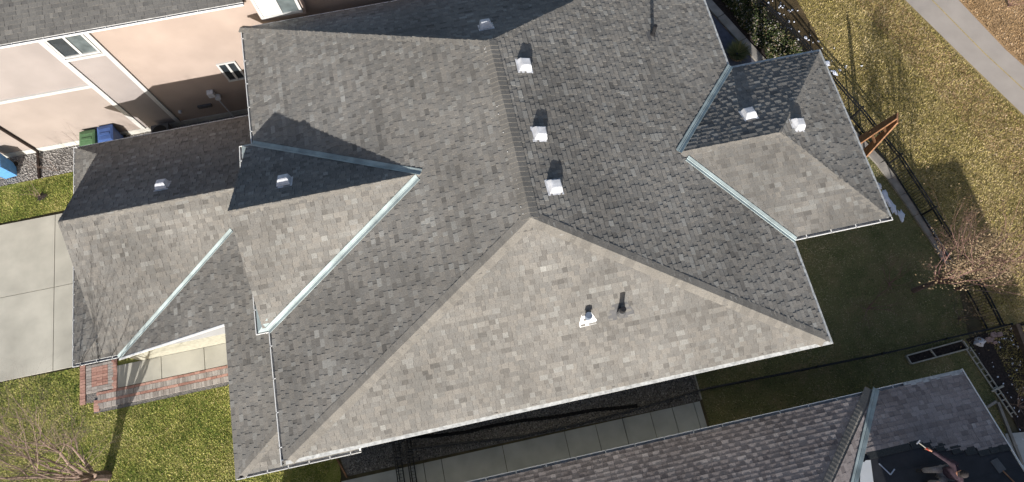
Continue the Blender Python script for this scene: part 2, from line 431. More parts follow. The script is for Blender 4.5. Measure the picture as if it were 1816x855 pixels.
s_main_s = Slope((0, 0, ZE), (1, 0, 0), .604, [[(0, 0), (W, 0), (RS.x, RS.y)]])
s_main_n = Slope((W, Y1, ZE), (-1, 0, 0), .6438, [[(W, Y1), (0, Y1), (RN.x, RN.y)]])
s_gab_s = Slope((GX, G0, ZE), (1, 0, 0), .6007, [[(GX, G0), (0, G0), (GA.x, GM), (GX, GM)]])
s_gab_n = Slope((GA.x, G1, ZE), (-1, 0, 0), .6117, [[(GX, G1), (GX, GM), (GA.x, GM), (0, G1)]])
s_win_s = Slope((W, W0, ZE), (1, 0, 0), .3342, [[(W, W0), (EX, W0), (WE.x, WE.y), (WA.x, WA.y)]])
s_win_n = Slope((EX, W1, ZE), (-1, 0, 0), .3371, [[(EX, W1), (W, W1), (WA.x, WA.y), (WE.x, WE.y)]])
s_win_e = Slope((EX, W0, ZE), (0, 1, 0), .3564, [[(EX, W0), (EX, W1), (WE.x, WE.y)]])
# garage (lower) roof
ZG = 3.0; GXW = -7.47; Q0, Q1, QM, QP = 4.608, 12.773, 8.6745, -6.2
ZQ = 5.38
sgs, sgn, spw = .5853, .5808, .37
px_ = -6.36; zp = ZG + spw * (px_ - GXW)                 # where hip meets the gable's rake
s_gar_s = Slope((GXW, Q0, ZG), (1, 0, 0), sgs, [[(GXW, Q0), (px_, Q0), (px_, Q0 + (zp - ZG) / sgs)], [(px_, Q0), (-5.946, Q0), (.55, QM), (px_, QM)]])
s_gar_n = Slope((.5, Q1, ZG), (-1, 0, 0), sgn, [[(GXW, Q1), (px_, Q1 - (zp - ZG) / sgn), (px_, Q1)], [(px_, Q1), (px_, QM), (.5, QM), (.5, Q1)]])
s_pent = Slope((GXW, Q1, ZG), (0, -1, 0), spw, [[(GXW, Q0), (-5.95, Q0 + .96), (-5.95, Q1 - .97), (GXW, Q1)]])
LX, LY, LZ, sl_, ss_ = -1.83, -.06, 4.52, .3695, .53
s_low_w = Slope((-5.946, 9, ZG), (0, -1, 0), sl_, [[(LX, LY), (.5, 1.56), (.5, Q0), (LX, Q0)], [(-5.946, Q0), (.5, Q0), (.5, QM)]], inset=0)
s_low_s = Slope((LX, LY, LZ), (1, 0, 0), ss_, [[(LX, LY), (.5, LY), (.5, 1.56)], [(.5, LY), (1.8, LY), (1.8, .5), (.5, .5)]])
slopes = [s_main_w, s_main_e, s_main_s, s_main_n, s_gab_s, s_gab_n, s_win_s, s_win_n, s_win_e, s_gar_s, s_gar_n, s_pent, s_low_w, s_low_s]
shingle(slopes, 11, house, 'shingle')
# walls under the eaves
def wall(mb_fn, m='stucco_own', name='wall', parent=None):
    mb = MB(); mb_fn(mb); return mb.build(name, m, parent or house)
wall(lambda m: m.prism([(.5, .5), (14.3, .5), (14.3, 5), (15.1, 5), (15.1, 13.65), (.5, 13.65)], 0, 5.86))
wall(lambda m: m.prism([(15.1, W0 + 1.75), (EX - 1.2, W0 + 1.75), (EX - 1.2, W1 - .5), (15.1, W1 - .5)], 0, 5.84))
wall(lambda m: m.prism([(-6.9, 5.1), (.5, 5.1), (.5, 12.28), (-6.9, 12.28)], 0, 2.92))
wall(lambda m: m.add([V((-5.98, Q0 + .9, 2.9)), V((-5.98, Q1 - .9, 2.9)), V((-5.98, QM, ZQ - .08)), V((-5.8, Q0 + .9, 2.9)), V((-5.8, Q1 - .9, 2.9)), V((-5.8, QM, ZQ - .08))], [(0, 2, 1), (3, 4, 5), (0, 1, 4, 3), (1, 2, 5, 4), (2, 0, 3, 5)]), name='gable_wall')
wall(lambda m: m.add([V((.12, G0 + .4, 4.2)), V((.12, G1 - .4, 4.2)), V((.12, G1 - .4, 6.1)), V((.12, GM, 7.62)), V((.12, G0 + .4, 6.1)), V((.5, G0 + .4, 4.2)), V((.5, G1 - .4, 4.2)), V((.5, G1 - .4, 6.1)), V((.5, GM, 7.62)), V((.5, G0 + .4, 6.1))], [(0, 4, 3, 2, 1), (5, 6, 7, 8, 9), (0, 5, 9, 4), (1, 2, 7, 6), (2, 3, 8, 7), (3, 4, 9, 8)]), name='gable_wall')
# soffits close the overhangs
sf = MB()
for z, o, i in ((5.86, (.1, .1, W - .1, Y1 - .1), (.5, .5, 14.3, 13.65)),):
    x0, y0, x1, y1 = o; a0, b0, a1, b1 = i
    for q in ([(x0, y0), (x1, y0), (a1, b0), (a0, b0)], [(x1, y0), (x1, y1), (a1, b1), (a1, b0)], [(x1, y1), (x0, y1), (a0, b1), (a1, b1)], [(x0, y1), (x0, y0), (a0, b0), (a0, b1)]):
        sf.poly([V((x, y, z - .004)) for x, y in reversed(q)])
for q in ([(W, W0 + .1), (EX - .1, W0 + .1), (EX - 1.2, W0 + 1.75), (15.1, W0 + 1.75)], [(EX - .1, W0 + .1), (EX - .1, W1 - .1), (EX - 1.2, W1 - .5), (EX - 1.2, W0 + 1.75)], [(EX - .1, W1 - .1), (W, W1 - .1), (W, W1 - .5), (EX - .5, W1 - .5)]):
    sf.poly([V((x, y, 5.852)) for x, y in reversed(q)])
for q in ([(GXW + .1, Q0 + .1), (-1.9, Q0 + .1), (-1.9, 5.1), (-6.9, 5.1)], [(GXW + .1, Q1 - .1), (GXW + .1, Q0 + .1), (-6.9, 5.1), (-6.9, 12.28)], [(.5, Q1 - .1), (GXW + .1, Q1 - .1), (-6.9, 12.28), (.5, 12.28)]):
    sf.poly([V((x, y, 2.90)) for x, y in reversed(q)])
sf.build('soffit', 'white', house)
# porch posts and lower-roof underside
pm = MB(); pm.box((-1.5, .3, 2.15), (.3, .3, 4.3)); pm.box((-1.5, 4.2, 2.2), (.3, .3, 4.4))
pm.build('porch_post', 'white', house)
for x, y in ((17.9, 5.0), (17.9, 8.5)):
    pm = MB(); pm.box((x, y, 2.92), (.2, .2, 5.84)); pm.build('deck_post', 'white', house)
pw = MB(); pw.prism([(-1.6, 4.75), (.5, 4.75), (.5, 5.1), (-1.6, 5.1)], 0, 4.3); pw.build('wall', 'stucco_own', house)
# rake and edge boards
def board(a, b, w=.03, h=.18, m='white', name='fascia', drop=.09):
    mb = MB(); mb.bar(V(a) - V((0, 0, drop)), V(b) - V((0, 0, drop)), w, h); return mb.build(name, m, house)
board((GX + .06, G0, ZE), (GX + .06, GM, GA.z), m='trough', drop=.16); board((GX + .06, GM, GA.z), (GX + .06, G1, ZE), m='trough', drop=.16)
board((px_ + .08, Q0 + .78, zp), (QP + .06, QM, ZQ), m='trough', drop=.16); board((QP + .06, QM, ZQ), (px_ + .08, Q1 - .78, zp), m='trough', drop=.16)
rk = MB(); a = V((-5.946, Q0 - .02, ZG + .01)); b = V((LX, Q0 - .02, LZ + .01))
rk.bar(a - V((0, 0, .07)), b - V((0, 0, .07)), .035, .12); rk.bar(a + V((0, -.04, .0)), b + V((0, -.04, .0)), .06, .03); rk.build('rake_board', 'white', house)
rk = MB(); rk.bar(V((1.8, LY + .1, LZ)), V((1.8, .5, LZ + .3)), .04, .14); rk.build('rake_board', 'white', house)
# gutters
gutter([(0, G0 + .02, ZE), (0, 0, ZE), (0.02, 0, ZE)], house, 1)
gutter([(.14, 0, ZE), (W, 0, ZE), (W, W0, ZE)], house, 1, guard=True)
gutter([(W, W1 - .02, ZE), (W, Y1, ZE)], house, 1, guard=True)
gutter([(W, Y1, ZE), (0, Y1, ZE), (0, G1, ZE)], house, 1)
gutter([(W, W0, ZE - .002), (EX, W0, ZE - .002), (EX, W0 + .1, ZE - .002)], house, 1)
gutter([(EX, W0 + .12, ZE), (EX, W1, ZE), (W, W1, ZE)], house, 1, guard=True, w=.10)
gutter([(.0, G1, ZE), (-.38, G1, ZE), (-.42, G1 - 1.05, ZE)], house, 1, w=.10, fascia=False)
gutter([(-.36, G0 + 1.42, ZE), (-.36, G0 - .04, ZE), (.02, G0 - .04, ZE)], house, 1, w=.12, fascia=False)
gutter([(.5, Q1, ZG), (GXW, Q1, ZG), (GXW, Q0, ZG), (-5.92, Q0, ZG)], house, 1, hangers=.45, w=.10)
gutter([(LX, Q0 - .1, LZ - .02), (LX, LY, LZ - .02), (1.8, LY, LZ - .02)], house, 1, hangers=.6)
# small hipped returns at the foot of the upper gable
for y0, y1, sgn_ in ((G0, G0 + 1.40, 1), (G1 - 1.0, G1, -1)):
    rt = MB(); z0 = ZE + .02
    rt.poly([V((-.29, y0, z0)), V((.12, y0 + (.38 if sgn_ > 0 else 0), z0 + .22)), V((.12, y1 - (0 if sgn_ > 0 else .38), z0 + .22)), V((-.29, y1, z0))][::-1], .5)
    if sgn_ > 0: rt.poly([V((-.29, y0, z0)), V((.12, y0, z0)), V((.12, y0 + .38, z0 + .22))])
    else: rt.poly([V((.12, y1, z0)), V((-.29, y1, z0)), V((.12, y1 - .38, z0 + .22))])
    rt.build('return_roof', 'flash', house)
# valleys
valley((0, G0, ZE), (5.08, GM - .09, GA.z - .055), house, s_main_w, s_gab_s); valley((0.05, G1 - .02, ZE), (5.2, GM + .02, GA.z - .015), house, s_main_w, s_gab_n)
valley((W, W0, ZE), (12.86, 5.99, 6.965), house, s_main_e, s_win_s); valley((W, W1, ZE), (WA.x, WA.y, WA.z), house, s_main_e, s_win_n)
valley((-5.946, Q0, ZG), (-1.3, 7.54, 4.72), house, s_low_w, s_gar_s, half=.075)
# ridge and hip caps
many = MB()
nw, ne, ns, nn = s_main_w.n, s_main_e.n, s_main_s.n, s_main_n.n
caps(V((.26, .15, ZE + .09)), RS, nw, ns, house, True, seed=1, half=.20, rise=.028)
caps(V((W - .26, .15, ZE + .09)), RS, ns, ne, house, True, seed=2, half=.20, rise=.028)
caps(RS, RN, nw, ne, house, True, seed=3, half=.23, rise=.034)
caps(V((EX - .2, W0 + .21, ZE + .07)), WE, s_win_s.n, s_win_e.n, house, True, seed=4)
caps(V((EX - .2, W1 - .21, ZE + .07)), WE, s_win_e.n, s_win_n.n, house, True, seed=5)
caps(V((W, Y1, ZE)), RN, ne, nn, house, False, mb=many, seed=6); caps(V((0, Y1, ZE)), RN, nn, nw, house, False, mb=many, seed=7)
caps(V((GX, GM, GA.z)), GA, s_gab_s.n, s_gab_n.n, house, False, mb=many, seed=8)
caps(WA, WE, s_win_s.n, s_win_n.n, house, False, mb=many, seed=9)
caps(V((QP, QM, ZQ)), V((.1, QM, ZQ)), s_gar_s.n, s_gar_n.n, house, False, mb=many, seed=10)
caps(V((LX + .2, LY + .14, LZ + .08)), V((.5, 1.56, 5.38)), s_low_w.n, s_low_s.n, house, False, mb=many, seed=12)
stuff('ridge_caps', many, 'cap', house)
# roof vents
def roof_vent(S, x, y, tall=.17, size=.36, rot=0, dull=False):
    c = S.at(x, y, .02); d = S.u; g = d.cross(S.n) * -1
    g = (S.g + V((0, 0, S.k))).normalized()
    ax = V((1, 0, 0)) - S.n * S.n.x; ax.normalize(); ay = S.n.cross(ax)       # square with the house
    if rot: ax, ay = (ax * math.cos(rot) + ay * math.sin(rot)), (ay * math.cos(rot) - ax * math.sin(rot))
    P = lambda a, b, h: c + ax * a + ay * b + S.n * h
    f = MB(); s = size * .5 + .05
    f.add([P(-s, -s, .004), P(s, -s, .004), P(s, s, .004), P(-s, s, .004), P(-s, -s, -.01), P(s, -s, -.01), P(s, s, -.01), P(-s, s, -.01)], [(0, 1, 2, 3), (0, 4, 5, 1), (1, 5, 6, 2), (2, 6, 7, 3), (3, 7, 4, 0)])
    fl = f.build('roof_vent', 'vent', house)
    h = MB(); a = size / 2; b = a * .78
    h.add([P(-a, -a, 0), P(a, -a, 0), P(a, a, 0), P(-a, a, 0), P(-b, -b * .7, tall), P(b, -b * .7, tall), P(b, b, tall * 1.05), P(-b, b, tall * 1.05),
           P(-a, -a, .05), P(a, -a, .05), P(a, a, .05), P(-a, a, .05)],
          [(0, 1, 9, 8), (1, 2, 10, 9), (2, 3, 11, 10), (3, 0, 8, 11), (8, 9, 5, 4), (9, 10, 6, 5), (10, 11, 7, 6), (11, 8, 4, 7), (4, 5, 6, 7)])
    h.build('hood', 'vent', fl)
    lp = MB(); e = b * .85; lp.add([P(-e, -b * .55, tall + .012), P(e, -b * .55, tall + .012), P(e, b * .85, tall * 1.05 + .012), P(-e, b * .85, tall * 1.05 + .012), P(-e, -b * .55, tall - .01), P(e, -b * .55, tall - .01), P(e, b * .85, tall), P(-e, b * .85, tall)], [(0, 1, 2, 3), (0, 4, 5, 1), (1, 5, 6, 2), (2, 6, 7, 3), (3, 7, 4, 0)])
    lp.build('lid', 'vent', fl)
for S, x, y in ((s_main_e, 8.62, 9.12), (s_main_e, 8.56, 6.92), (s_main_e, 8.60, 5.33), (s_win_e, 16.50, 6.42), (s_win_n, 15.22, 7.08), (s_gar_n, -3.33, 9.45), (s_gab_n, 1.32, 7.50), (s_main_n, 7.86, 10.85)):
    roof_vent(S, x, y, rot=.05 * math.sin(x * 7 + y * 3))
def cyl(mb, c, r0, r1, h, n=14, top=True, mi=0):
    mb.tube(V(c), V(c) + V((0, 0, h)), r0, r1, n, mi=mi, cap=top)
# plumbing stack on the rear slope
b = s_main_e.at(13.10, 10.40)
m_ = MB(); m_.add([s_main_e.at(13.0 + dx, 10.30 + dy, .018) for dx, dy in ((-.12, -.16), (.26, -.16), (.26, .24), (-.12, .24))], [(0, 1, 2, 3)]); pf = m_.build('pipe_flashing', 'flash_dull', house)
m_ = MB(); cyl(m_, b - V((0, 0, .05)), .10, .07, .18); cyl(m_, b, .06, .06, .46); m_.build('vent_pipe', 'black', pf)
# black stack and pale capped stack on the near slope
b = s_main_s.at(9.72, 1.92)
m_ = MB(); m_.add([s_main_s.at(9.72 + dx, 1.92 + dy, .022) for dx, dy in ((-.36, -.14), (.36, -.13), (.36, -.02), (.2, .24), (-.2, .24), (-.36, -.02))], [tuple(range(6))]); pf = m_.build('pipe_flashing', 'flash_dull', house)
m_ = MB(); cyl(m_, b - V((0, 0, .1)), .15, .085, .34); m_.build('boot', 'flash_dull', pf)
m_ = MB(); cyl(m_, b, .07, .07, .46); cyl(m_, b + V((0, 0, .46)), .074, .074, .012); m_.build('vent_pipe', 'black', pf)
b = s_main_s.at(8.82, 1.98)
m_ = MB(); m_.add([s_main_s.at(8.8 + dx, 1.95 + dy, .022) for dx, dy in ((-.24, -.17), (.24, -.16), (.24, -.06), (.13, .14), (-.13, .14), (-.24, -.07))], [tuple(range(6))]); pf = m_.build('pipe_flashing', 'white', house)
m_ = MB(); cyl(m_, b - V((0, 0, .05)), .085, .08, .26); m_.build('vent_pipe', 'pipe_blue', pf)
m_ = MB(); cyl(m_, b + V((0, 0, .2)), .105, .09, .07); m_.build('pipe_cap', 'pipe_blue', pf)
# stray nails of fallen debris on the ridge: small bright nail heads
nl = MB(); rng = random.Random(5)
for i in range(16):
    t = rng.random(); p = RS.lerp(RN, t) + V((-.17 + rng.uniform(-.04, .04), 0, -.02)); nl.box(p, (.016, .022, .012), rng.random())
for p in ((404, 372),): pass
stuff('nail_heads', nl, 'white', house)
# debris along the near gutter
db = MB()
for i in range(120):
    x = rng.uniform(1, 14.5); 
    if rng.random() < .5: x = rng.choice((2.2, 4.5, 6.3, 8.5, 10.8, 12.6)) + rng.gauss(0, .5)
    p = V((x, .165 + rng.uniform(-.02, .02), ZE + .085)); db.box(p, (rng.uniform(.03, .16), .035, .03), rng.uniform(-.2, .2))
stuff('leaf_litter', db, 'soil', house)

# ================================================================ NORTH NEIGHBOUR
nb = thing('neighbor_house', 'peach stucco two-storey house with white trim along the upper left', 'house', (-5, 18, 0))
YW = 14.85
def wpoly(x0, x1, z0, z1, m, name='wall', y=YW, t=.12):
    mb = MB(); mb.box(((x0 + x1) / 2, y + t / 2, (z0 + z1) / 2), (x1 - x0, t, z1 - z0)); return mb.build(name, m, nb)
wpoly(-16, -6.36, .30, 3.6, 'stucco_low'); wpoly(-16, -6.36, 3.6, 6.46, 'stucco_pale')
wpoly(-6.36, -4.9,   .30, 6.46, 'stucco_pale', y=YW - .015); wpoly(-4.9, 12, .30, 6.46, 'stucco_peach')
wpoly(-16, 12, 0, .30, 'found', 'foundation', y=YW - .03)
def trim(x0, x1, z0, z1, name='trim', t=.07):
    mb = MB(); mb.box(((x0 + x1) / 2, YW - t / 2, (z0 + z1) / 2), (x1 - x0, t, z1 - z0)); return mb.build(name, 'trim', nb)
trim(-6.46, -6.28, .30, 6.45, 'pilaster'); trim(-4.99, -4.83, .30, 6.45, 'pilaster'); trim(-16, -6.46, 3.54, 3.68, 'belt_course'); trim(-6.28, -4.99, 5.12, 5.24, 'belt_course')
def window(x0, x1, z0, z1, y, glasses, fw=.07, depth=.05):
    f = MB(); yy = y - depth / 2
    f.box(((x0 + x1) / 2, yy, z0), (x1 - x0 + fw, depth + .03, fw)); f.box(((x0 + x1) / 2, yy, z1), (x1 - x0 + fw, depth, fw))
    n = len(glasses); st = (x1 - x0) / n
    for i in range(n + 1): f.box((x0 + i * st, yy, (z0 + z1) / 2), (fw if i in (0, n) else fw * 1.2, depth, z1 - z0 - fw))
    wf = f.build('window', 'trim', nb)
    for i, g in enumerate(glasses):
        p = MB(); p.box((x0 + (i + .5) * st, y - .012, (z0 + z1) / 2), (st - fw, .014, z1 - z0 - fw)); p.build('pane', g, wf)
    return wf
window(-6.22, -5.05, 5.36, 6.42, YW - .03, ['glass', 'glass_pale']); window(-1.86, -1.22, 2.42, 3.50, YW, ['glass', 'glass'])
# projecting bay high on the wall
by = 14.36
bm = MB(); bm.box((1.45, (by + YW) / 2 + .02, 6.55), (1.50, YW - by - .04, 1.4)); bm.build('bay', 'stucco_peach', nb)
bw = window(.80, 2.10, 6.12, 7.2, by + .0, ['blind', 'glass_pale'], fw=.09)
# roof facing us
s_nb = Slope((-17, 14.62, 6.53), (1, 0, 0), .36, [[(-17, 14.62), (.35, 14.62), (.35, 20.5), (-17, 20.5)]], inset=.09)
shingle([s_nb], 21, nb, 'shingle_grey')
bk = MB(); bk.add([V((-17, 20.5, 8.6)), V((.35, 20.5, 8.6)), V((.35, 27, 6.4)), V((-17, 27, 6.4))], [(0, 1, 2, 3)]); bk.build('roof_slope', 'shingle_grey', nb)
bk = MB(); bk.prism([(.36, 15.0), (12, 15.0), (12, 26.5), (.36, 26.5)], 6.3, 6.9); bk.prism([(-16, 15.1), (12, 15.1), (12, 26.5), (-16, 26.5)], 0, 6.3); bk.build('wall', 'stucco_peach', nb)
_g = bpy.data.objects  # gutter helper parents to the house by default, so pass nb
gutter([(-7.6, 14.62, 6.55), (.35, 14.62, 6.55)], nb, 1, w=.10, h=.09, hangers=.9, drop=.11)
fm = MB(); fm.bar(V((-17, 14.66, 6.49)), V((-7.62, 14.66, 6.49)), .06, .12); fm.build('fascia', 'brown', nb)
sfm = MB(); sfm.poly([V((-17, 14.72, 6.44)), V((-17, YW, 6.44)), V((.35, YW, 6.44)), V((.35, 14.72, 6.44))]); sfm.build('soffit', 'trim', nb)
dp = MB(); dp.bar(V((-10.84, YW - .06, .12)), V((-10.84, YW - .06, 6.2)), .09, .07, up=V((1, 0, 0))); dp.build('downspout', 'brown', nb)
dp = MB(); dp.bar(V((-10.84, YW - .08, .13)), V((-10.80, 13.55, .06)), .09, .07); dp.build('downspout_extension', 'brown', nb)
# utilities
gm_ = MB(); gm_.box((-2.82, YW - .11, 1.92), (.24, .2, .26)); mt = gm_.build('meter_box', 'vent', nb)
gm_ = MB(); gm_.tube(V((-2.72, YW - .12, 1.85)), V((-2.72, YW - .12, 0)), .028, .028, 8); gm_.build('meter_pipe', 'vent', mt)
gm_ = MB(); gm_.tube(V((-2.68, YW - .2, 1.62)), V((-2.68, YW - .02, 1.62)), .11, .11, 12, cap=True); gm_.build('meter_dial', 'vent', mt)
gm_ = MB(); gm_.box((-3.45, YW - .04, 1.08), (.55, .08, .16));
for i in range(4): gm_.box((-3.62 + i * .12, YW - .09, 1.08), (.05, .03, .1))
gm_.build('wall_vent', 'flash_dull', nb)
gm_ = MB(); gm_.tube(V((-4.5, YW - .09, 1.0)), V((-4.5, YW, 1.0)), .06, .075, 10, cap=True); gm_.build('wall_vent', 'vent', nb)
gm_ = MB(); gm_.box((-1.35, YW - .13, 1.35), (.38, .26, .42)); gm_.tube(V((-1.3, YW - .12, 1.1)), V((-1.3, YW - .12, 0)), .04, .04, 8); gm_.build('meter_box', 'flash_dull', nb)
ac = thing('air_conditioner', 'air conditioner standing against the peach wall beside the gravel', 'air conditioner', (-5.5, 14.25, 0))
m_ = MB(); m_.box((-5.5, 14.25, .36), (.7, .7, .72))
for i in range(9): m_.box((-5.5, 13.895, .08 + i * .07), (.66, .012, .03))
m_.build('casing', 'flash_dull', ac)
m_ = MB(); m_.tube(V((-5.5, 14.25, .725)), V((-5.5, 14.25, .75)), .29, .29, 20, cap=True); fan = m_.build('fan_guard', 'iron', ac)

# ================================================================ SOUTH NEIGHBOUR (being re-roofed)
sn = thing('neighbor_house', 'bungalow with plum-grey shingles being laid over black underlayment, lower right', 'house', (12, -8, 0))
s1, s2, s3 = .34, .29, .243; SY = -1.53; SZ = 3.0
cx0, vx0 = 17.80, 17.98
def hipx(y): return cx0 - s1 / s2 * (SY - y)
def valx(y): return vx0 - s3 / s2 * (SY - y)
sl1 = Slope((20, SY, SZ), (-1, 0, 0), s1, [[(-3, SY), (cx0, SY), (hipx(-7.5), -7.5), (-3, -7.5)]])
sl2 = Slope((vx0, -9, SZ), (0, 1, 0), s2, [[(vx0, SY), (hipx(-7.5), -7.5), (valx(-7.5), -7.5)]], inset=0)
# E part: shingled only near the eave, in steps
yb = -3.28
right = [[(vx0, SY), (20.95, SY), (20.95, yb), (valx(yb), yb)]]
for a_, b_, d_ in ((17.75, 18.35, .0), (18.35, 18.72, .14), (18.72, 19.08, .28), (19.08, 19.5, .43), (19.5, 20.0, .52), (20.0, 20.95, .62)):
    if d_: right.append([(a_, yb), (b_, yb), (b_, yb - d_), (a_, yb - d_)])
sl3 = Slope((20.95, SY, SZ), (-1, 0, 0), s3, right)
shingle([sl1, sl2, sl3], 31, sn, 'shingle_purple', coarse=1.15, lift=.45)
mm = MB(); S3 = sl3
mm.poly([S3.at(x, y, -.02) for x, y in ((20.95, yb + .5), (valx(yb + .5), yb + .5), (valx(-7.5), -7.5), (20.95, -7.5))]); mm.build('underlayment', 'membrane', sn)
for k, y in enumerate((-3.9, -4.55, -5.2)):
    mm = MB(); mm.bar(S3.at(17.2 - k * .3, y, -.012), S3.at(20.9, y - .02, -.012), .02, .006, up=S3.n); mm.build('underlayment_lap', 'starter', sn)
for x, y in ((18.30, -3.34), (18.62, -3.42), (18.98, -3.56), (19.4, -3.72), (19.78, -3.84), (20.14, -3.94), (20.5, -3.94), (20.8, -3.95)):
    st = MB(); A = [S3.at(x + dx, y + dy, .012) for dx, dy in ((-.17, -.12), (.17, -.12), (.17, .1), (-.17, .1))]; B = [p - S3.n * .03 for p in A]
    st.add(A + B, [(0, 1, 2, 3), (0, 4, 5, 1), (1, 5, 6, 2), (2, 6, 7, 3), (3, 7, 4, 0)]); st.build('starter_shingle', 'starter', sn)
for y0 in (-3.30,):
    st = MB(); st.bar(S3.at(16.72, -3.36, .0), S3.at(18.1, -3.36, .0), .2, .02, up=S3.n); st.build('starter_strip', 'starter', sn)
valley((vx0, SY, SZ), (valx(-6), -6, sl3.z(valx(-6), -6)), sn, sl2, sl3, half=.11)
caps(V((cx0, SY, SZ)), V((hipx(-6.5), -6.5, sl1.z(hipx(-6.5), -6.5))), sl1.n, sl2.n, sn, True, half=.17, rise=.03, seed=33)
gutter([(20.95, SY, SZ), (-3, SY, SZ)], sn, 1, hangers=.95, w=.11)
gg = MB(); gg.poly([V((18.9, SY - .005, SZ + .012)), V((20.93, SY - .005, SZ + .012)), V((20.93, SY - .14, SZ + .05)), V((18.9, SY - .14, SZ + .05))][::-1]); gg.build('gutter_guard', 'guard', sn)
mm = MB(); mm.bar(V((20.97, SY, SZ - .05)), V((20.97, -7.5, SZ - .05 + s3 * 5.97)), .03, .16); mm.build('rake_board', 'white', sn)
mm = MB(); mm.prism([(-2.6, -1.95), (20.2, -1.95), (20.2, -7.5), (-2.6, -7.5)][::-1], 0, 2.9); mm.build('wall', 'stucco_own', sn)
mm = MB(); mm.prism([(15.9, -7.8), (22.2, -7.8), (22.2, -14), (15.9, -14)][::-1], 0, 5.5); mm.build('wall', 'stucco_own', sn)  # unseen rear wing, sized for the shadow it casts on roof and yard
mm = MB(); mm.add([V((15.5, -7.4, 5.55)), V((22.6, -7.4, 5.55)), V((22.6, -14.4, 5.55)), V((15.5, -14.4, 5.55)), V((18.6, -10.9, 6.5)), V((19.6, -10.9, 6.5))], [(0, 1, 4), (1, 2, 5, 4), (2, 3, 5), (3, 0, 4, 5), (3, 2, 1, 0)]); mm.build('roof_slope', 'shingle_purple', sn)

# ================================================================ GROUND
def sheet(name, pts, z, m, kind='structure', parent=None):
    mb = MB(); P = [V((x, y, z)) for x, y in pts]
    if area2([(p[0], p[1]) for p in pts]) < 0: P.reverse()
    mb.poly(P); o = mb.build(name, m, parent)
    if kind: o['kind'] = kind
    return o
gmb = MB(); gmb.poly([V((x, y, -.03)) for x, y in ((-600, -600), (600, -600), (600, 600), (-600, 600))]); structure('ground', gmb, 'earth')
KERB = [(22.0, 10.2), (22.75, 8.4), (23.36, 6.91), (23.72, 5.41), (24.12, 3.5), (24.42, 1.6)]
FEN = [(20.3, 15.9), (21.25, 13.9), (21.8, 12.6), (22.3, 10.9), (22.62, 9.9), (22.97, 9.0), (23.45, 7.3), (23.64, 6.7), (24.02, 4.47), (24.33, 2.4), (24.55, .6), (24.6, -.45)]
LAWN_F = [(-30, -8), (-3, -8), (-.05, -.55), (-.05, .3), (.6, .5), (.6, 5.1), (-9.15, 5.34), (-30, 5.5)]
LAWN_N = [(-30, 11.75), (-6.9, 11.95), (-6.9, 13.62), (-30, 13.35)]
LAWN_E = [(15.0, .5), (13.3, .4), (13.3, -.4), (13.3, -2.0), (20.4, -2.0), (20.4, -7), (24.0, -7), (23.9, -3.7), (23.88, -.5)] + [(x - .05, y) for x, y in reversed(KERB)] + [(21.3, 11.0), (19.0, 9.0), (15.1, 9.0)]
FIELD = [(30, -30), (60, -30), (60, 40), (12, 40), (18.2, 16.8)] + FEN + [(24.6, -30)]
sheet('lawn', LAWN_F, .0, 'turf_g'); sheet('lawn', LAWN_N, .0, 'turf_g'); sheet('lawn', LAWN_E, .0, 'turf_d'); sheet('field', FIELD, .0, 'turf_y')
PATH = [((26.3, 17.6), (28.7, 17.4)), ((27.63, 14.33), (29.9, 14.1)), ((28.9, 11.0), (30.9, 10.9)), ((30.2, 7.72), (32.3, 7.7)), ((31.6, 4.0), (33.7, 4.2)), ((34, -3), (36, -3))]
lft = [p[0] for p in PATH]; rgt = [p[1] for p in PATH]
sheet('field', rgt + [(60, -3), (60, 40), (28.7, 40)], .006, 'turf_t')
sheet('path', [(24.5, 24), ] + lft + rgt[::-1] + [(26.9, 24)], .012, 'asphalt')
yl = MB()
for i in range(len(PATH) - 1):
    for j in range(4):
        a = V((*lft[i], 0)).lerp(V((*lft[i + 1], 0)), j / 4); a2 = V((*rgt[i], 0)).lerp(V((*rgt[i + 1], 0)), j / 4)
        b_ = V((*lft[i], 0)).lerp(V((*lft[i + 1], 0)), (j + 1) / 4); b2 = V((*rgt[i], 0)).lerp(V((*rgt[i + 1], 0)), (j + 1) / 4)
        p = a.lerp(a2, .5); q = b_.lerp(b2, .5); n_ = (q - p).normalized().cross(V((0, 0, 1))) * .025; z = V((0, 0, .016))
        yl.poly([p - n_ + z, p + n_ + z, q + n_ + z, q - n_ + z][::-1])
structure('path_line', yl, 'paint_y')
# driveway in separate slabs
dw = bpy.data.objects.new('driveway', None); C.objects.link(dw); dw['kind'] = 'structure'
def slab(x0, x1, y0, y1, m, parent, name='slab', z=.03, gap=.012, sk=0.0):
    mb = MB(); mb.prism([(x0 + gap, y0 + gap), (x1 - gap, y0 + gap - sk), (x1 - gap, y1 - gap - sk), (x0 + gap, y1 - gap)], -.02, z); return mb.build(name, m, parent)
for x0, x1 in ((-18, -14.1), (-14.1, -10.15), (-10.15, -6.9)):
    for y0, y1 in ((5.40, 8.70), (8.70, 11.80)): slab(x0, x1, y0, y1, 'concrete', dw)
# porch slab
ps = bpy.data.objects.new('porch_slab', None); C.objects.link(ps); ps['kind'] = 'structure'
for x0, x1 in ((-7.78, -6.15), (-6.15, -4.55), (-4.55, -2.9), (-2.9, .5)): slab(x0, x1, 4.25, 5.1, 'concrete', ps, z=.045)
slab(-3.2, .5, 1.2, 4.25, 'concrete', ps, z=.045)
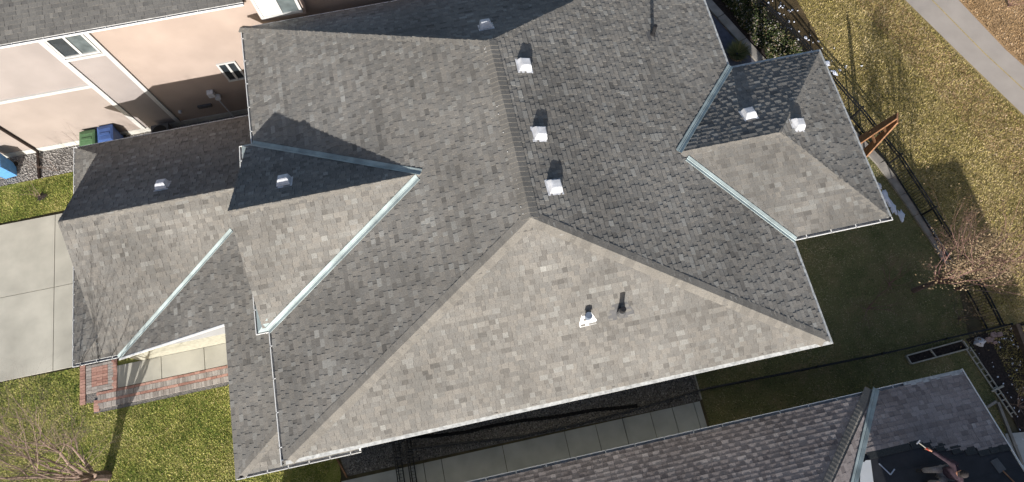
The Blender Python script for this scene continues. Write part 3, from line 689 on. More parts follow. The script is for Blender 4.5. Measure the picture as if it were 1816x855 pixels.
# clay paver border, each paver a piece
pv = bpy.data.objects.new('paver_border', None); C.objects.link(pv); pv['kind'] = 'structure'
def paver_mesh(m, tone):
    q = MB(); q.box((0, 0, .02), (.094, .194, .06), tone=tone); return q.mesh('paver', m)
PM = {k: [paver_mesh(k, t) for t in (.1, .4, .7, 1.0)] for k in ('paver_red', 'paver_grey')}
rng = random.Random(3); npv = 0
def paver(x, y, rz, m):
    global npv
    npv += 1; inst('paver', rng.choice(PM[m]), pv, (x + rng.uniform(-.004, .004), y + rng.uniform(-.004, .004), rng.uniform(-.004, .004)), (0, 0, rz + rng.uniform(-.02, .02)))
def skew(x): return .012 * (x + 8)
ys = [(4.20, 'paver_red', 1), (4.05, 'paver_grey', 0), (3.90, 'paver_red', 1), (3.75, 'paver_grey', 0)]
for x in [(-8.45 + i * .1) for i in range(54)]:
    paver(x, 4.04, 0, 'paver_grey'); paver(x, 3.735, 0, 'paver_grey')
for x in [(-8.45 + i * .2) for i in range(27)]:
    paver(x, 4.19, math.pi / 2, 'paver_red'); paver(x, 3.888, math.pi / 2, 'paver_red')
for i in range(18): paver(-9.05, 5.32 - i * .105 if i < 14 else 3.9 - (i - 14) * .1, math.pi / 2, 'paver_red') if i < 14 else paver(-8.55, 3.92 - (i - 14) * .105, math.pi / 2, 'paver_red')
for i in range(11): paver(-7.88, 5.3 - i * .1, math.pi / 2, 'paver_red')
for j in range(10):
    for i in range(5):
        x = -8.82 + i * .2; y = 5.27 - j * .105
        ring = i in (0, 4) or j in (0, 8, 9)
        paver(x, y, math.pi / 2, 'paver_grey' if ring else 'paver_red')
sheet('paver_bed', [(-9.17, 5.35), (-9.17, 3.95), (-8.66, 3.9), (-8.66, 3.5), (-3.0, 3.5), (-3.0, 4.25), (-7.8, 4.25), (-7.8, 5.1), (-7.8, 5.38)], .006, 'gravel_base')
# gravel beds
sheet('gravel_bed', [(-30, 13.40), (-6.9, 13.64), (-6.9, 12.2), (15, 13.6), (15, 14.9), (-30, 14.9)], .004, 'gravel_base')
sheet('gravel_bed', [(.15, -.58), (13.25, -.70), (13.3, .55), (.5, .55), (.0, .1)], .006, 'gravel_base')
def pebbles(poly, n, r0, r1, seed, tone=(0, 1)):
    rng = random.Random(seed); mb = MB(); xs = [p[0] for p in poly]; ys_ = [p[1] for p in poly]
    while n:
        x = rng.uniform(min(xs), max(xs)); y = rng.uniform(min(ys_), max(ys_))
        if not inpoly((x, y), poly): continue
        n -= 1; r = rng.uniform(r0, r1); a = rng.random() * 6.28; t = rng.uniform(*tone); c, s_ = math.cos(a) * r, math.sin(a) * r * .8
        P = [(x + c, y + s_, .01), (x - s_, y + c, .012), (x - c, y - s_, .01), (x + s_, y - c, .012), (x, y, .012 + r * .8)]
        mb.add(P, [(0, 1, 4), (1, 2, 4), (2, 3, 4), (3, 0, 4)], t)
    return mb
stuff('gravel', pebbles([(-12.5, 13.55), (-7, 13.66), (-6.9, 12.4), (3, 13.6), (3, 14.8), (-12.5, 14.8)], 9000, .02, .042, 1, (.5, 1)), 'pebble')
stuff('gravel', pebbles([(.2, -.56), (13.25, -.68), (13.3, .5), (.5, .5)], 9000, .016, .04, 2), 'pebble')
ed = MB(); ed.bar((-.12, .1, .03), (.17, -.62, .03), .05, .1); tag(ed.build('garden_edging', 'wood'), 'reddish timber edging between the dark grass and the gravel strip', 'edging')
ed = MB(); ed.bar((13.29, .5, .02), (13.27, -.66, .02), .05, .09); tag(ed.build('garden_edging', 'wood_pale'), 'pale edging board where the gravel strip ends at the back lawn', 'edging')
# walkway in the side yard
wk = bpy.data.objects.new('walkway', None); C.objects.link(wk); wk['kind'] = 'structure'
XJ = [-.05, 2.05, 2.9, 3.55, 5.78, 8.08, 9.24, 10.25, 11.3, 12.13, 12.95, 13.2]
for a_, b_ in zip(XJ, XJ[1:]): slab(a_, b_, -1.98, -.70, 'concrete_dull', wk, z=.04 + (.02 if b_ < 3 else 0), gap=.01)
# kerb beside the back fence
kb = bpy.data.objects.new('kerb', None); C.objects.link(kb); kb['kind'] = 'structure'
def strip_piece(a, b, w_, z1, m, parent, name):
    mb = MB(); mb.bar(V((*a, z1 / 2 - .02)), V((*b, z1 / 2 - .02)), w_, z1 + .04); return mb.build(name, m, parent)
for i in range(len(KERB) - 1):
    a = V((*KERB[i], 0)); b = V((*KERB[i + 1], 0)); n_ = max(1, round((b - a).length / .95))
    for j in range(n_):
        p = a.lerp(b, j / n_ + .006); q = a.lerp(b, (j + 1) / n_ - .006); strip_piece(p[:2], q[:2], .34, .09 + .006 * (j % 2), 'kerb', kb, 'kerb_stone')
for a, b in (((18.55, 16.8), (19.15, 15.25)), ((19.16, 15.22), (19.7, 13.82)), ((19.71, 13.79), (20.15, 12.65)), ((20.16, 12.62), (20.55, 11.6)), ((20.56, 11.57), (21.0, 10.4))): strip_piece(a, b, .38, .09, 'kerb', kb, 'kerb_stone')
sheet('paving', [(15.1, 9.0), (18.9, 9.3), (20.7, 10.6), (18.4, 16.6), (15.1, 16.6)], .008, 'slate')
sheet('brown_patch', [(20.9, 16.0), (21.35, 14.6), (22.0, 13.0), (22.5, 11.6), (22.95, 11.9), (23.05, 13.6), (22.7, 16.4), (21.5, 17.4)], .006, 'turf_m')  # flat patch of darker brown ground across the fence
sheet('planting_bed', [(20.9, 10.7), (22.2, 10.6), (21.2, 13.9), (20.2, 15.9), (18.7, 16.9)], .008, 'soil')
# garden soil and beds
sheet('soil_bed', [(23.72, -.62), (26.3, -.45), (26.3, -5.2), (24.2, -5.2), (24.15, -3.6)], .008, 'soil')
sheet('concrete_pad', [(23.62, -4.1), (25.5, -4.35), (25.2, -5.6), (23.5, -5.4)], .03, 'concrete_dull')

# ---------------------------------------------------------------- grass blades
def blades(poly, n, seed, L=(.05, .11), wd=.022, holes=(), bias=0.0, sd=.24, patch=.75):
    rng = random.Random(seed); mb = MB(); xs = [p[0] for p in poly]; ys_ = [p[1] for p in poly]
    x0, x1, y0, y1 = min(xs), max(xs), min(ys_), max(ys_)
    k = 0
    while k < n:
        x = rng.uniform(x0, x1); y = rng.uniform(y0, y1)
        if not inpoly((x, y), poly) or any(inpoly((x, y), h) for h in holes): k += .2; continue
        u_, v_ = pix((x, y, 0))
        if not (-40 < u_ < 1856 and -40 < v_ < 895): k += .2; continue
        k += 1
        pt_ = (mnoise.noise(V((x * .7, y * .7, seed))) + .8 * mnoise.noise(V((x * 2.1, y * 2.1, seed + 9))) + .7 * mnoise.noise(V((x * 6.5, y * 6.5, seed + 5)))) * patch * .42
        a = rng.random() * 6.283; l = rng.uniform(*L); le = rng.uniform(.2, .9) * l; w_ = wd * rng.uniform(.6, 1.4)
        dx, dy = math.cos(a), math.sin(a)
        mb.poly([(x - dy * w_ / 2, y + dx * w_ / 2, .0), (x + dy * w_ / 2, y - dx * w_ / 2, .0), (x + dx * le, y + dy * le, l * .45)], min(1, max(0, .45 + bias + pt_ + rng.gauss(0, sd))))
    return mb
PAVH = [(-9.2, 5.4), (-9.2, 3.93), (-8.68, 3.9), (-8.68, 3.48), (-3, 3.48), (-3, 5.4)]
stuff('grass', blades([(-13, -1), (-1, -1), (-.15, .2), (-1, 4), (-9.2, 5.3), (-13, 5.4)], 70000, 1, holes=[PAVH], wd=.026, sd=.24), 'gg')
stuff('grass', blades([(-13.2, 11.85), (-7.2, 11.98), (-7.2, 13.55), (-13.2, 13.4)], 14000, 2, bias=-.12), 'gg')
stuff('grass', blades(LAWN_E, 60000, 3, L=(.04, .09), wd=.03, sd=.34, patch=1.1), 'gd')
stuff('grass', blades([(24.7, -3), (34, -3), (31.6, 4), (30.1, 7.7), (28.8, 11), (27.5, 14.4), (26.2, 17.6), (19.5, 17.6)] + FEN, 95000, 4, holes=[[(20.4, 16.6), (21.2, 14.5), (21.8, 12.8), (22.35, 11.3), (22.95, 11.9), (23.05, 13.6), (22.7, 16.4), (21.5, 17.4)]], L=(.05, .13), wd=.036, sd=.31), 'gy')
stuff('grass', blades([(33.8, 4), (32.4, 7.7), (31, 10.9), (30, 14.1), (28.8, 17.4), (40, 17.4), (40, 4)], 24000, 5, L=(.06, .14), wd=.035), 'gt')
# tan thatch spreading over the far side of the field
stuff('dry_grass', blades([(28.6, 4.5), (30.6, 4.5), (29.9, 7.7), (28.6, 11), (27.3, 14.4), (26.2, 17), (24.6, 17), (26.6, 11)], 22000, 6, L=(.05, .11), wd=.028), 'gt')
# fallen pale leaves on front and back lawns
def specks(poly, n, seed, m, r=(.015, .035), z=.06, name='fallen_leaves'):
    rng = random.Random(seed); mb = MB(); xs = [p[0] for p in poly]; ys_ = [p[1] for p in poly]
    while n:
        x = rng.uniform(min(xs), max(xs)); y = rng.uniform(min(ys_), max(ys_))
        if not inpoly((x, y), poly): continue
        n -= 1; a = rng.random() * 6.28; q = rng.uniform(*r); zz = z + rng.uniform(-.02, .02); c, s_ = math.cos(a) * q, math.sin(a) * q
        mb.poly([(x + c, y + s_, zz), (x - s_ * .6, y + c * .6, zz + .012), (x - c, y - s_, zz), (x + s_ * .6, y - c * .6, zz + .006)], rng.random())
    return stuff(name, mb, m)
specks(LAWN_E, 260, 7, 'leaf_tan'); specks([(-13, 0), (-3.5, 0), (-4, 3.4), (-9, 3.4), (-13, 5)], 90, 8, 'leaf_tan')
specks([(24.8, -2), (31, 2), (28, 13), (22.4, 12), (24.4, 4)], 500, 9, 'leaf_tan')
specks([(23.8, -.7), (26.2, -.55), (26.2, -5), (24.2, -5)], 140, 10, 'snow', (.02, .05), .03, 'pale_stones')

# ---------------------------------------------------------------- snow
def blob(mb, c, rx, ry, h, seed, z=.02, n=14):
    rng = random.Random(seed); rim = []; ring = []
    a0 = rng.random()
    for i in range(n):
        a = a0 + 2 * math.pi * i / n; k = rng.uniform(.55, 1.15); rim.append((c[0] + math.cos(a) * rx * k, c[1] + math.sin(a) * ry * k, z)); ring.append((c[0] + math.cos(a) * rx * k * .6, c[1] + math.sin(a) * ry * k * .6, z + h * rng.uniform(.6, 1)))
    P = rim + ring + [(c[0], c[1], z + h)]
    mb.add(P, [(i, (i + 1) % n, n + (i + 1) % n, n + i) for i in range(n)] + [(n + i, n + (i + 1) % n, 2 * n) for i in range(n)])
sm = MB(); rng = random.Random(9)
for i, (x, y, a, b_) in enumerate(((23.02, 5.45, .16, .42), (23.12, 4.95, .14, .4), (23.3, 4.55, .16, .30), (22.95, 5.95, .1, .2))): blob(sm, (x, y), a, b_, .05, i)
for i in range(46):
    t = rng.random(); x = 20.6 + rng.gauss(.9, .75); y = 15.6 - rng.random() * 4.2 
    x = 20.3 + (15.9 - y) * .45 + rng.gauss(.9, .55); r = rng.uniform(.02, .075) * (1.3 if rng.random() < .2 else 1); blob(sm, (x, y), r, r * rng.uniform(.5, 1.3), .03, 50 + i, z=.03, n=8)
for i, (x, y) in enumerate(((22.75, 12.15), (22.95, 11.9), (22.5, 12.5), (23.1, 11.4), (22.4, 11.9))): blob(sm, (x, y), .16, .2, .05, 120 + i)
stuff('snow', sm, 'snow')

# ---------------------------------------------------------------- fences
def fence(name, label, base, h, post_every, parent_loc, gap=.105):
    t = thing(name, label, 'fence', parent_loc, 'black iron fences')
    pk = MB(); pk.box((0, 0, h / 2), (.016, .016, h - .04)); pk = pk.mesh('picket', 'iron')
    po = MB(); po.box((0, 0, h / 2 + .03), (.06, .06, h + .06)); po.box((0, 0, h + .07), (.075, .075, .025)); po = po.mesh('post', 'iron')
    P = [V((*p, 0)) for p in base]; acc = 0; nxt = 0; npk = 0
    dist = 0
    for i in range(len(P) - 1):
        a, b_ = P[i], P[i + 1]; d = (b_ - a); L = d.length; d.normalize(); rz = math.atan2(d.y, d.x)
        for z in (.12, h - .16, h - .02):
            mb = MB(); mb.bar(a + V((0, 0, z)), b_ + V((0, 0, z)), .05, .035); mb.build('rail', 'iron', t)
        s = 0
        k = int(L / gap)
        for j in range(k):
            inst('picket', pk, t, a + d * ((j + .5) * L / k) + V((0, 0, .02)), (0, 0, rz)); npk += 1
    tot = sum((P[i + 1] - P[i]).length for i in range(len(P) - 1)); n_ = max(1, round(tot / post_every))
    for j in range(n_ + 1):
        s = tot * j / n_
        for i in range(len(P) - 1):
            L = (P[i + 1] - P[i]).length
            if s <= L + 1e-6: inst('post', po, t, P[i].lerp(P[i + 1], min(1, s / L))); break
            s -= L
    return t
fence('iron_fence', 'black iron fence curving between the back lawn and the yellow field', FEN, .98, 2.35, (23.4, 7, 0))
SF = [(2.62, -.14), (6.5, -.55), (8.8, -.56), (10.5, -.5), (13.2, -.34), (16.2, -.42), (20.4, -.5), (23.2, -.46), (24.56, -.47)]
fence('iron_fence', 'long straight black iron fence between the shaded side lawn and the garden beds', SF, 1.3, 2.4, (13, -.4, 0), .11)
gt = thing('gate', 'narrow black iron gate across the grey side walkway', 'gate', (2.3, -.4, 0))
for x in (2.16, 2.58):
    m_ = MB(); m_.box((x, .26, .72), (.05, .05, 1.44)); m_.build('post', 'iron', gt)
    m_ = MB(); m_.box((x, -1.95, .72), (.05, .05, 1.44)); m_.build('post', 'iron', gt)
for z in (.12, 1.0, 1.38):
    m_ = MB()
    for x in (2.16, 2.58): m_.bar((x, .26, z), (x, -1.95, z), .035, .035)
    m_.build('rail', 'iron', gt)
for y in (-.32, -.42):
    m_ = MB(); m_.bar((1.95, y, 1.4), (2.8, y, 1.4), .035, .035); m_.build('crossbar', 'iron', gt)
pkm = MB(); pkm.box((0, 0, .7), (.014, .014, 1.36)); pkm = pkm.mesh('picket', 'iron')
for i in range(20): inst('picket', pkm, gt, (2.16, .2 - i * .11, .02)); inst('picket', pkm, gt, (2.58, .2 - i * .11, .02))
# corrugated drain hose on the gravel
hp = [(2.6, .28), (3.4, .12), (4.5, .02), (5.6, .03), (6.7, -.02), (7.4, -.1), (8.2, -.16), (9.3, -.2), (10.1, -.3), (10.9, -.38)]
hm_ = MB()
for i in range(len(hp) - 1):
    a = V((*hp[i], .07)); b_ = V((*hp[i + 1], .07)); n_ = 12
    for j in range(n_):
        r = .062 if j % 2 else .05
        hm_.tube(a.lerp(b_, j / n_), a.lerp(b_, (j + 1) / n_), r, r, 8)
tag(hm_.build('drain_hose', 'hose'), 'black corrugated drain hose winding along the shaded gravel strip', 'hose')

# ---------------------------------------------------------------- bins
def bin_(name, loc, rz, body, lid, label, group='wheelie bins along the peach wall'):
    t = thing(name, label, 'bin', loc, group); R = Matrix.Rotation(rz, 3, 'Z'); c = V(loc)
    def tp(p): return c + R @ V(p)
    m_ = MB(); a, b_ = .23, .26; a2, b2 = .29, .34
    P = [(-a, -b_, .05), (a, -b_, .05), (a, b_, .05), (-a, b_, .05), (-a2, -b2, .98), (a2, -b2, .98), (a2, b2, .98), (-a2, b2, .98)]
    m_.add([tp(p) for p in P], [(3, 2, 1, 0), (0, 1, 5, 4), (1, 2, 6, 5), (2, 3, 7, 6), (3, 0, 4, 7), (4, 5, 6, 7)])
    m_.build('body', body, t)
    m_ = MB(); a, b_ = .31, .37
    P = [(-a, -b_, .985), (a, -b_, .985), (a, b_, .985), (-a, b_, .985), (-a, -b_, 1.02), (a, -b_, 1.02), (a, b_, 1.05), (-a, b_, 1.05), (-a * .75, -b_ * .7, 1.07), (a * .75, -b_ * .7, 1.07), (a * .75, b_ * .6, 1.09), (-a * .75, b_ * .6, 1.09)]
    m_.add([tp(p) for p in P], [(3, 2, 1, 0), (0, 1, 5, 4), (1, 2, 6, 5), (2, 3, 7, 6), (3, 0, 4, 7), (4, 5, 9, 8), (5, 6, 10, 9), (6, 7, 11, 10), (7, 4, 8, 11), (8, 9, 10, 11)])
    ld = m_.build('lid', lid, t)
    m_ = MB(); m_.bar(tp((-.2, -.03, 1.098)), tp((.2, -.03, 1.098)), .10, .02); m_.build('lid_panel', body, ld)
    m_ = MB(); m_.bar(tp((-.24, .40, 1.0)), tp((.24, .40, 1.0)), .035, .035)
    for s_ in (-.2, .2): m_.bar(tp((s_, .32, .99)), tp((s_, .42, .99)), .03, .03)
    m_.build('handle', body, t)
    for s_ in (-.26, .26):
        m_ = MB(); m_.tube(tp((s_ - .03, .28, .1)), tp((s_ + .03, .28, .1)), .1, .1, 12, cap=True); m_.build('wheel', 'tyre', t)
bin_('wheelie_bin', (-7.50, 14.40, .02), .02, 'blue', 'blue', 'dark blue wheelie bin beside the green one against the peach wall')
bin_('wheelie_bin', (-8.22, 14.32, .02), -.02, 'green', 'green', 'green wheelie bin against the peach wall beside the blue bin')
bin_('wheelie_bin', (-11.95, 14.10, .02), .12, 'blue_light', 'blue_light', 'light blue wheelie bin at the left edge left of the brown downspout')

# ---------------------------------------------------------------- trees and shrubs
def rot_about(d, ang, rng):
    ax = d.orthogonal().normalized(); ax.rotate(Matrix.Rotation(rng.random() * 6.283, 3, d)); r = d.copy(); r.rotate(Matrix.Rotation(ang, 3, ax)); return r
def grow(mb, p, d, L, r, lev, maxl, rng, up=.1, wob=.22, spread=.75, nb=3, tips=None, sides=(6, 5, 4, 3, 3)):
    n = 5 if lev < 2 else 4
    for i in range(n):
        d = (d + V((rng.gauss(0, wob), rng.gauss(0, wob), rng.gauss(0, wob * .6) + up))).normalized()
        q = p + d * (L / n); r1 = r * (.80 if i < n - 1 else .65)
        mb.tube(p, q, r, r1, sides[min(lev, 4)], tone=rng.random()); p, r = q, r1
        if lev < maxl and i >= (1 if lev else 2):
            for _ in range(nb if i == n - 1 else (1 if rng.random() < .85 else 2)):
                grow(mb, p, rot_about(d, rng.uniform(.4, 1) * spread, rng), L * rng.uniform(.5, .75), r * .7, lev + 1, maxl, rng, up, wob, spread, nb, tips, sides)
    if tips is not None and lev >= maxl - 1: tips.append(p)
def bare_tree(name, label, base, trunk_h, trunk_r, limbs, L, seed, m='bark', mt='bark', maxl=3, spread=.8, lean=(0, 0), leaves=0, leaf=.05, high=0, cat='tree', up=.08, nb=3, zmin=0, group=None, fan=(.35, .75), dirs=None, limb_r=.5):
    rng = random.Random(seed); t = thing(name, label, cat, (*base, 0), group); b_ = V((*base, -.03))
    tk = MB(); top = b_ + V((lean[0] * trunk_h, lean[1] * trunk_h, trunk_h))
    mid = b_.lerp(top, .5) + V((.02, .01, 0))
    tk.tube(b_, mid, trunk_r * 1.15, trunk_r, 8); tk.tube(mid, top, trunk_r, trunk_r * .9, 8); tk.build('trunk', m, t)
    cr = MB(); tips = []
    if dirs: limbs = len(dirs)
    for i in range(limbs):
        a = 6.283 * i / limbs + rng.uniform(-.4, .4); k = rng.uniform(*fan)
        d = V((math.cos(a) * k + lean[0], math.sin(a) * k + lean[1], 1)).normalized()
        if dirs: d = V((dirs[i][0] + rng.gauss(0, .06), dirs[i][1] + rng.gauss(0, .06), 1)).normalized()
        grow(cr, top - V((0, 0, rng.random() * trunk_h * .15)), d, L * (dirs[i][2] if dirs else 1) * rng.uniform(.8, 1.15), trunk_r * limb_r, 0 if maxl > 2 else 1, maxl, rng, up, .16, spread, nb, tips)
    cr.build('crown', mt, t)
    if leaves:
        lf = MB()
        upper = [p for p in tips if p.z > 2.5 and math.hypot(p.x - base[0], p.y - base[1]) < .95 - .22 * (p.z - 3.4)]
        for k_ in range(leaves + (high if upper else 0)):
            p = rng.choice(tips if k_ < leaves else upper) + V((rng.gauss(0, .13), rng.gauss(0, .13), rng.gauss(0, .1)))
            if p.z < zmin: continue
            q = leaf * rng.uniform(.6, 1.4) * (1 if k_ < leaves else 1.15); u_ = V((rng.gauss(0, 1), rng.gauss(0, 1), rng.gauss(0, .6))).normalized(); v_ = u_.orthogonal().normalized()
            lf.poly([p + u_ * q, p + v_ * q * .5, p - u_ * q, p - v_ * q * .5], rng.random())
        lf.build('leaves', 'leaf_tan', t, kind='stuff')
    return t
bare_tree('bare_tree', 'large leafless tree spreading over the front lawn at lower left', (-8.22, 1.22), .8, .17, 9, 2.5, 7, 'bark', 'bark_pale', maxl=4, spread=.75, lean=(.0, .03), nb=3, up=.06, limb_r=.40,
          dirs=[(-1.0, .05, 1), (-.6, .55, 1), (-.14, -.02, 1.5), (-.04, .14, 1.5), (.08, .05, 1.35), (-.24, .12, 1.5), (.32, -.2, 1.1), (.8, .2, 1), (-.8, -.45, 1), (.35, .55, 1), (-.1, -.5, 1)])
bare_tree('leafy_tree', 'tree with sparse tan dry leaves catching the sun beside the back fence', (22.55, 1.55), 1.4, .085, 6, 2.6, 8, 'bark', 'bark_red', maxl=3, spread=.75, leaves=900, leaf=.028, high=3600, zmin=1.2, nb=3, up=.1, limb_r=.5,
          dirs=[(.9, .2, .75), (.2, .8, .75), (-.5, -.3, .7), (.6, -.5, .7), (-.35, .6, .7), (.02, .0, 1.35), (.14, .1, 1.2), (-.12, .05, 1.2), (.0, -.15, 1.0)])
bare_tree('bare_tree', 'slim pinkish bare tree growing next to the end of the kerb', (24.15, 1.25), .35, .05, 4, 1.3, 12, 'bark_red', 'bark_pale', maxl=3, spread=.7, fan=(.3, .7))
bare_tree('bare_shrub', 'thin bare shrub standing alone on the shaded back lawn', (20.55, 1.25), .1, .035, 6, .85, 14, 'bark_red', 'bark_red', maxl=3, spread=.8, cat='shrub', fan=(.5, 1.3))
bare_tree('bare_shrub', 'wide bare brown shrub on the back lawn near the leafy tree', (21.7, 2.0), .1, .03, 7, .85, 15, 'bark_red', 'bark_red', maxl=3, spread=.8, cat='shrub', fan=(.6, 1.5))
bare_tree('bare_shrub', 'low brown shrub beside the corner where the two iron fences meet', (23.75, .15), .1, .03, 8, .75, 16, 'bark', 'bark', maxl=3, spread=.8, cat='shrub', fan=(.5, 1.3), leaves=260, leaf=.04)
bare_tree('bare_shrub', 'tangled pale bare shrub growing over the dark soil bed', (24.5, -3.3), .08, .03, 8, .85, 17, 'bark_pale', 'bark_pale', maxl=3, spread=.9, cat='shrub', fan=(.6, 1.6))
bare_tree('bare_shrub', 'small bare sapling with dark mulch on the strip of lawn by the driveway', (-10.75, 12.75), .1, .02, 4, .75, 18, 'bark', 'bark_pale', maxl=2, spread=.6, cat='shrub', fan=(.4, 1.1))
bare_tree('bare_shrub', 'spindly bare sapling in the gravel in front of the sandy wall', (-10.05, 13.75), .1, .016, 3, 1.1, 19, 'bark', 'bark_pale', maxl=2, spread=.5, cat='shrub', fan=(.15, .5))
bare_tree('bare_shrub', 'thin bare sapling behind the green bin against the wall', (-8.75, 14.3), .3, .014, 3, 1.1, 20, 'bark', 'bark', maxl=2, spread=.5, cat='shrub', fan=(.1, .4))
bare_tree('bare_shrub', 'dry bush beyond the path at the upper right corner', (32.0, 13.0), .1, .03, 7, .9, 21, 'bark_pale', 'bark_red', maxl=3, spread=.8, cat='shrub', fan=(.5, 1.4))
mu = MB(); blob(mu, (-10.7, 12.72), .28, .22, .03, 3, z=.01); structure('mulch', mu, 'soil')
# evergreen ground cover north of the wing
gc = MB(); rng = random.Random(44); poly = [(20.85, 11.0), (22.3, 11.3), (21.6, 13.6), (20.6, 15.9), (19.2, 16.6), (20.0, 14.0)]
k = 0
while k < 15000:
    x = rng.uniform(19, 22.5); y = rng.uniform(10.8, 16.7)
    if not inpoly((x, y), poly): continue
    k += 1; z = abs(rng.gauss(.14, .12)) + .14 * math.sin(x * 5) * math.sin(y * 4) + .1; q = rng.uniform(.025, .06); u_ = V((rng.gauss(0, 1), rng.gauss(0, 1), rng.gauss(0, .7))).normalized(); v_ = u_.orthogonal().normalized(); p = V((x, y, max(.02, z)))
    gc.poly([p + u_ * q, p + v_ * q * .6, p - u_ * q, p - v_ * q * .6], rng.random())
stuff('ground_cover', gc, 'leaf_green')
# round clump of dry ornamental grass in a ring
og = thing('ornamental_grass', 'round dry clump of ornamental grass on dark paving beside the upper eave', 'plant', (19.25, 13.2, 0))
cl = MB(); rng = random.Random(61)
for i in range(900):
    a = rng.random() * 6.283; r = rng.uniform(.05, .2); l = rng.uniform(.25, .5); o_ = rng.uniform(.15, .5)
    p = V((19.25 + math.cos(a) * r, 13.2 + math.sin(a) * r, .05)); q = p + V((math.cos(a) * o_, math.sin(a) * o_, l * rng.uniform(.4, 1)))
    s_ = V((-math.sin(a), math.cos(a), 0)) * .012; cl.poly([p - s_, p + s_, q], rng.random() * .7)
cl.build('blades', 'gd', og)
cl = MB()
for i in range(16):
    a = 6.283 * i / 16; b_ = 6.283 * (i + 1) / 16; cl.bar((19.25 + .36 * math.cos(a), 13.2 + .36 * math.sin(a), .05), (19.25 + .36 * math.cos(b_), 13.2 + .36 * math.sin(b_), .05), .05, .1)
cl.build('ring', 'wood_brown', og)

# ---------------------------------------------------------------- cedar frame by the fence
af = thing('cedar_frame', 'tall orange cedar frame of two boards rising past the iron fence', 'wooden frame', (22.9, 7.7, 0))
top = V((22.95, 7.72, 2.55))
def plank(a, b_, w0, w1, th, wdir, name, par=af):
    a = V(a); b_ = V(b_); wdir = V(wdir).normalized(); d = (b_ - a).normalized(); t_ = d.cross(wdir).normalized() * th / 2
    m_ = MB(); P = [a - wdir * w0 / 2 - t_, a + wdir * w0 / 2 - t_, b_ + wdir * w1 / 2 - t_, b_ - wdir * w1 / 2 - t_]; P += [p + t_ * 2 for p in P]
    m_.add(P, [(3, 2, 1, 0), (4, 5, 6, 7), (0, 1, 5, 4), (1, 2, 6, 5), (2, 3, 7, 6), (3, 0, 4, 7)]); return m_.build(name, 'wood', par)
plank((22.86, 8.05, 0), top + V((0, .09, 0)), .40, .26, .06, (.5, 1, 0), 'board')
plank((22.86, 7.42, 0), top + V((0, -.06, -.1)), .46, .20, .06, (.35, 1, 0), 'board')
plank((22.86, 8.0, .95), (22.86, 7.5, .95), .1, .1, .05, (0, 0, 1), 'crosspiece')
plank((22.9, 7.88, 1.7), (22.9, 7.58, 1.7), .1, .1, .05, (0, 0, 1), 'crosspiece')

# ---------------------------------------------------------------- garden beds, ladder, sack
def bed(label, pts, cross):
    t = thing('garden_bed', label, 'garden bed', (*pts[0], 0), 'timber edged garden beds'); n = len(pts)
    for i in range(n):
        m_ = MB(); m_.bar((*pts[i], .05), (*pts[(i + 1) % n], .05), .045, .13); m_.build('board', 'wood_pale', t)
    for a, b_ in cross:
        m_ = MB(); m_.bar((*a, .045), (*b_, .045), .045, .12); m_.build('board', 'wood_pale', t)
    m_ = MB(); P = [V((x, y, .03)) for x, y in pts]
    if area2(pts) < 0: P.reverse()
    m_.poly(P); m_.build('soil', 'soil', t)
bed('long narrow timber edged soil bed beside the straight iron fence', [(21.22, -.74), (21.28, -1.06), (23.60, -.98), (23.52, -.64)], [((22.2, -.72), (22.3, -1.04)),])
for a, b_, nm in (((23.62, -.95), (24.2, -3.6), 'ladder'),):
    t = thing('ladder', 'narrow pale ladder lying along the edge of the dark soil bed', 'ladder', (23.9, -2.3, 0)); a = V((*a, .05)); b_ = V((*b_, .05)); d = (b_ - a).normalized(); n_ = d.cross(V((0, 0, 1))) * .09
    for s_ in (-1, 1):
        m_ = MB(); m_.bar(a + n_ * s_, b_ + n_ * s_, .035, .05); m_.build('rail', 'wood_pale', t)
    for i in range(11):
        p = a.lerp(b_, (i + .5) / 11); m_ = MB(); m_.bar(p - n_ * .78, p + n_ * .78, .03, .03); m_.build('rung', 'wood_pale', t)
m_ = MB(); m_.bar((23.78, -2.62, .06), (24.28, -2.52, .06), .06, .08); tag(m_.build('timber_offcut', 'wood_pale'), 'short pale board lying on the soil beside the ladder', 'board')
m_ = MB(); m_.bar((23.2, -3.15, .06), (23.78, -2.98, .06), .08, .1); m_.bar((23.82, -3.02, .06), (23.72, -5.2, .06), .1, .1); tag(m_.build('lawn_edging', 'kerb'), 'bent concrete edging between the corner of lawn and the soil', 'edging')
m_ = MB(); blob(m_, (24.15, -.86), .26, .2, .16, 5, z=.02, n=10); tag(m_.build('plastic_sheet', 'sack'), 'crumpled white sheet lying on the corner of the soil bed', 'sheet')
fl = thing('flagstones', 'flat pinkish stones lying next to the white sheet', 'stones', (24.8, -.75, 0))
for i, (x, y, r) in enumerate(((24.55, -.82, .18), (24.8, -.7, .16), (25.02, -.72, .14), (24.72, -.98, .1))):
    m_ = MB(); rng = random.Random(70 + i); pts = [(x + math.cos(a * 1.05) * r * rng.uniform(.8, 1.15), y + math.sin(a * 1.05) * r * .7 * rng.uniform(.8, 1.15)) for a in range(6)]; m_.prism(pts, .01, .06); m_.build('stone', 'pink', fl)
tm = thing('retaining_board', 'brown timber board along the far side of the soil bed', 'timber edging', (26.0, -2, 0))
m_ = MB(); m_.bar((25.7, -.5, .12), (25.4, -4.4, .12), .16, .26); m_.build('board', 'wood_brown', tm)
m_ = MB(); m_.bar((26.05, -.6, .1), (25.75, -4.4, .1), .05, .2); m_.build('rail', 'wood_pale', tm)

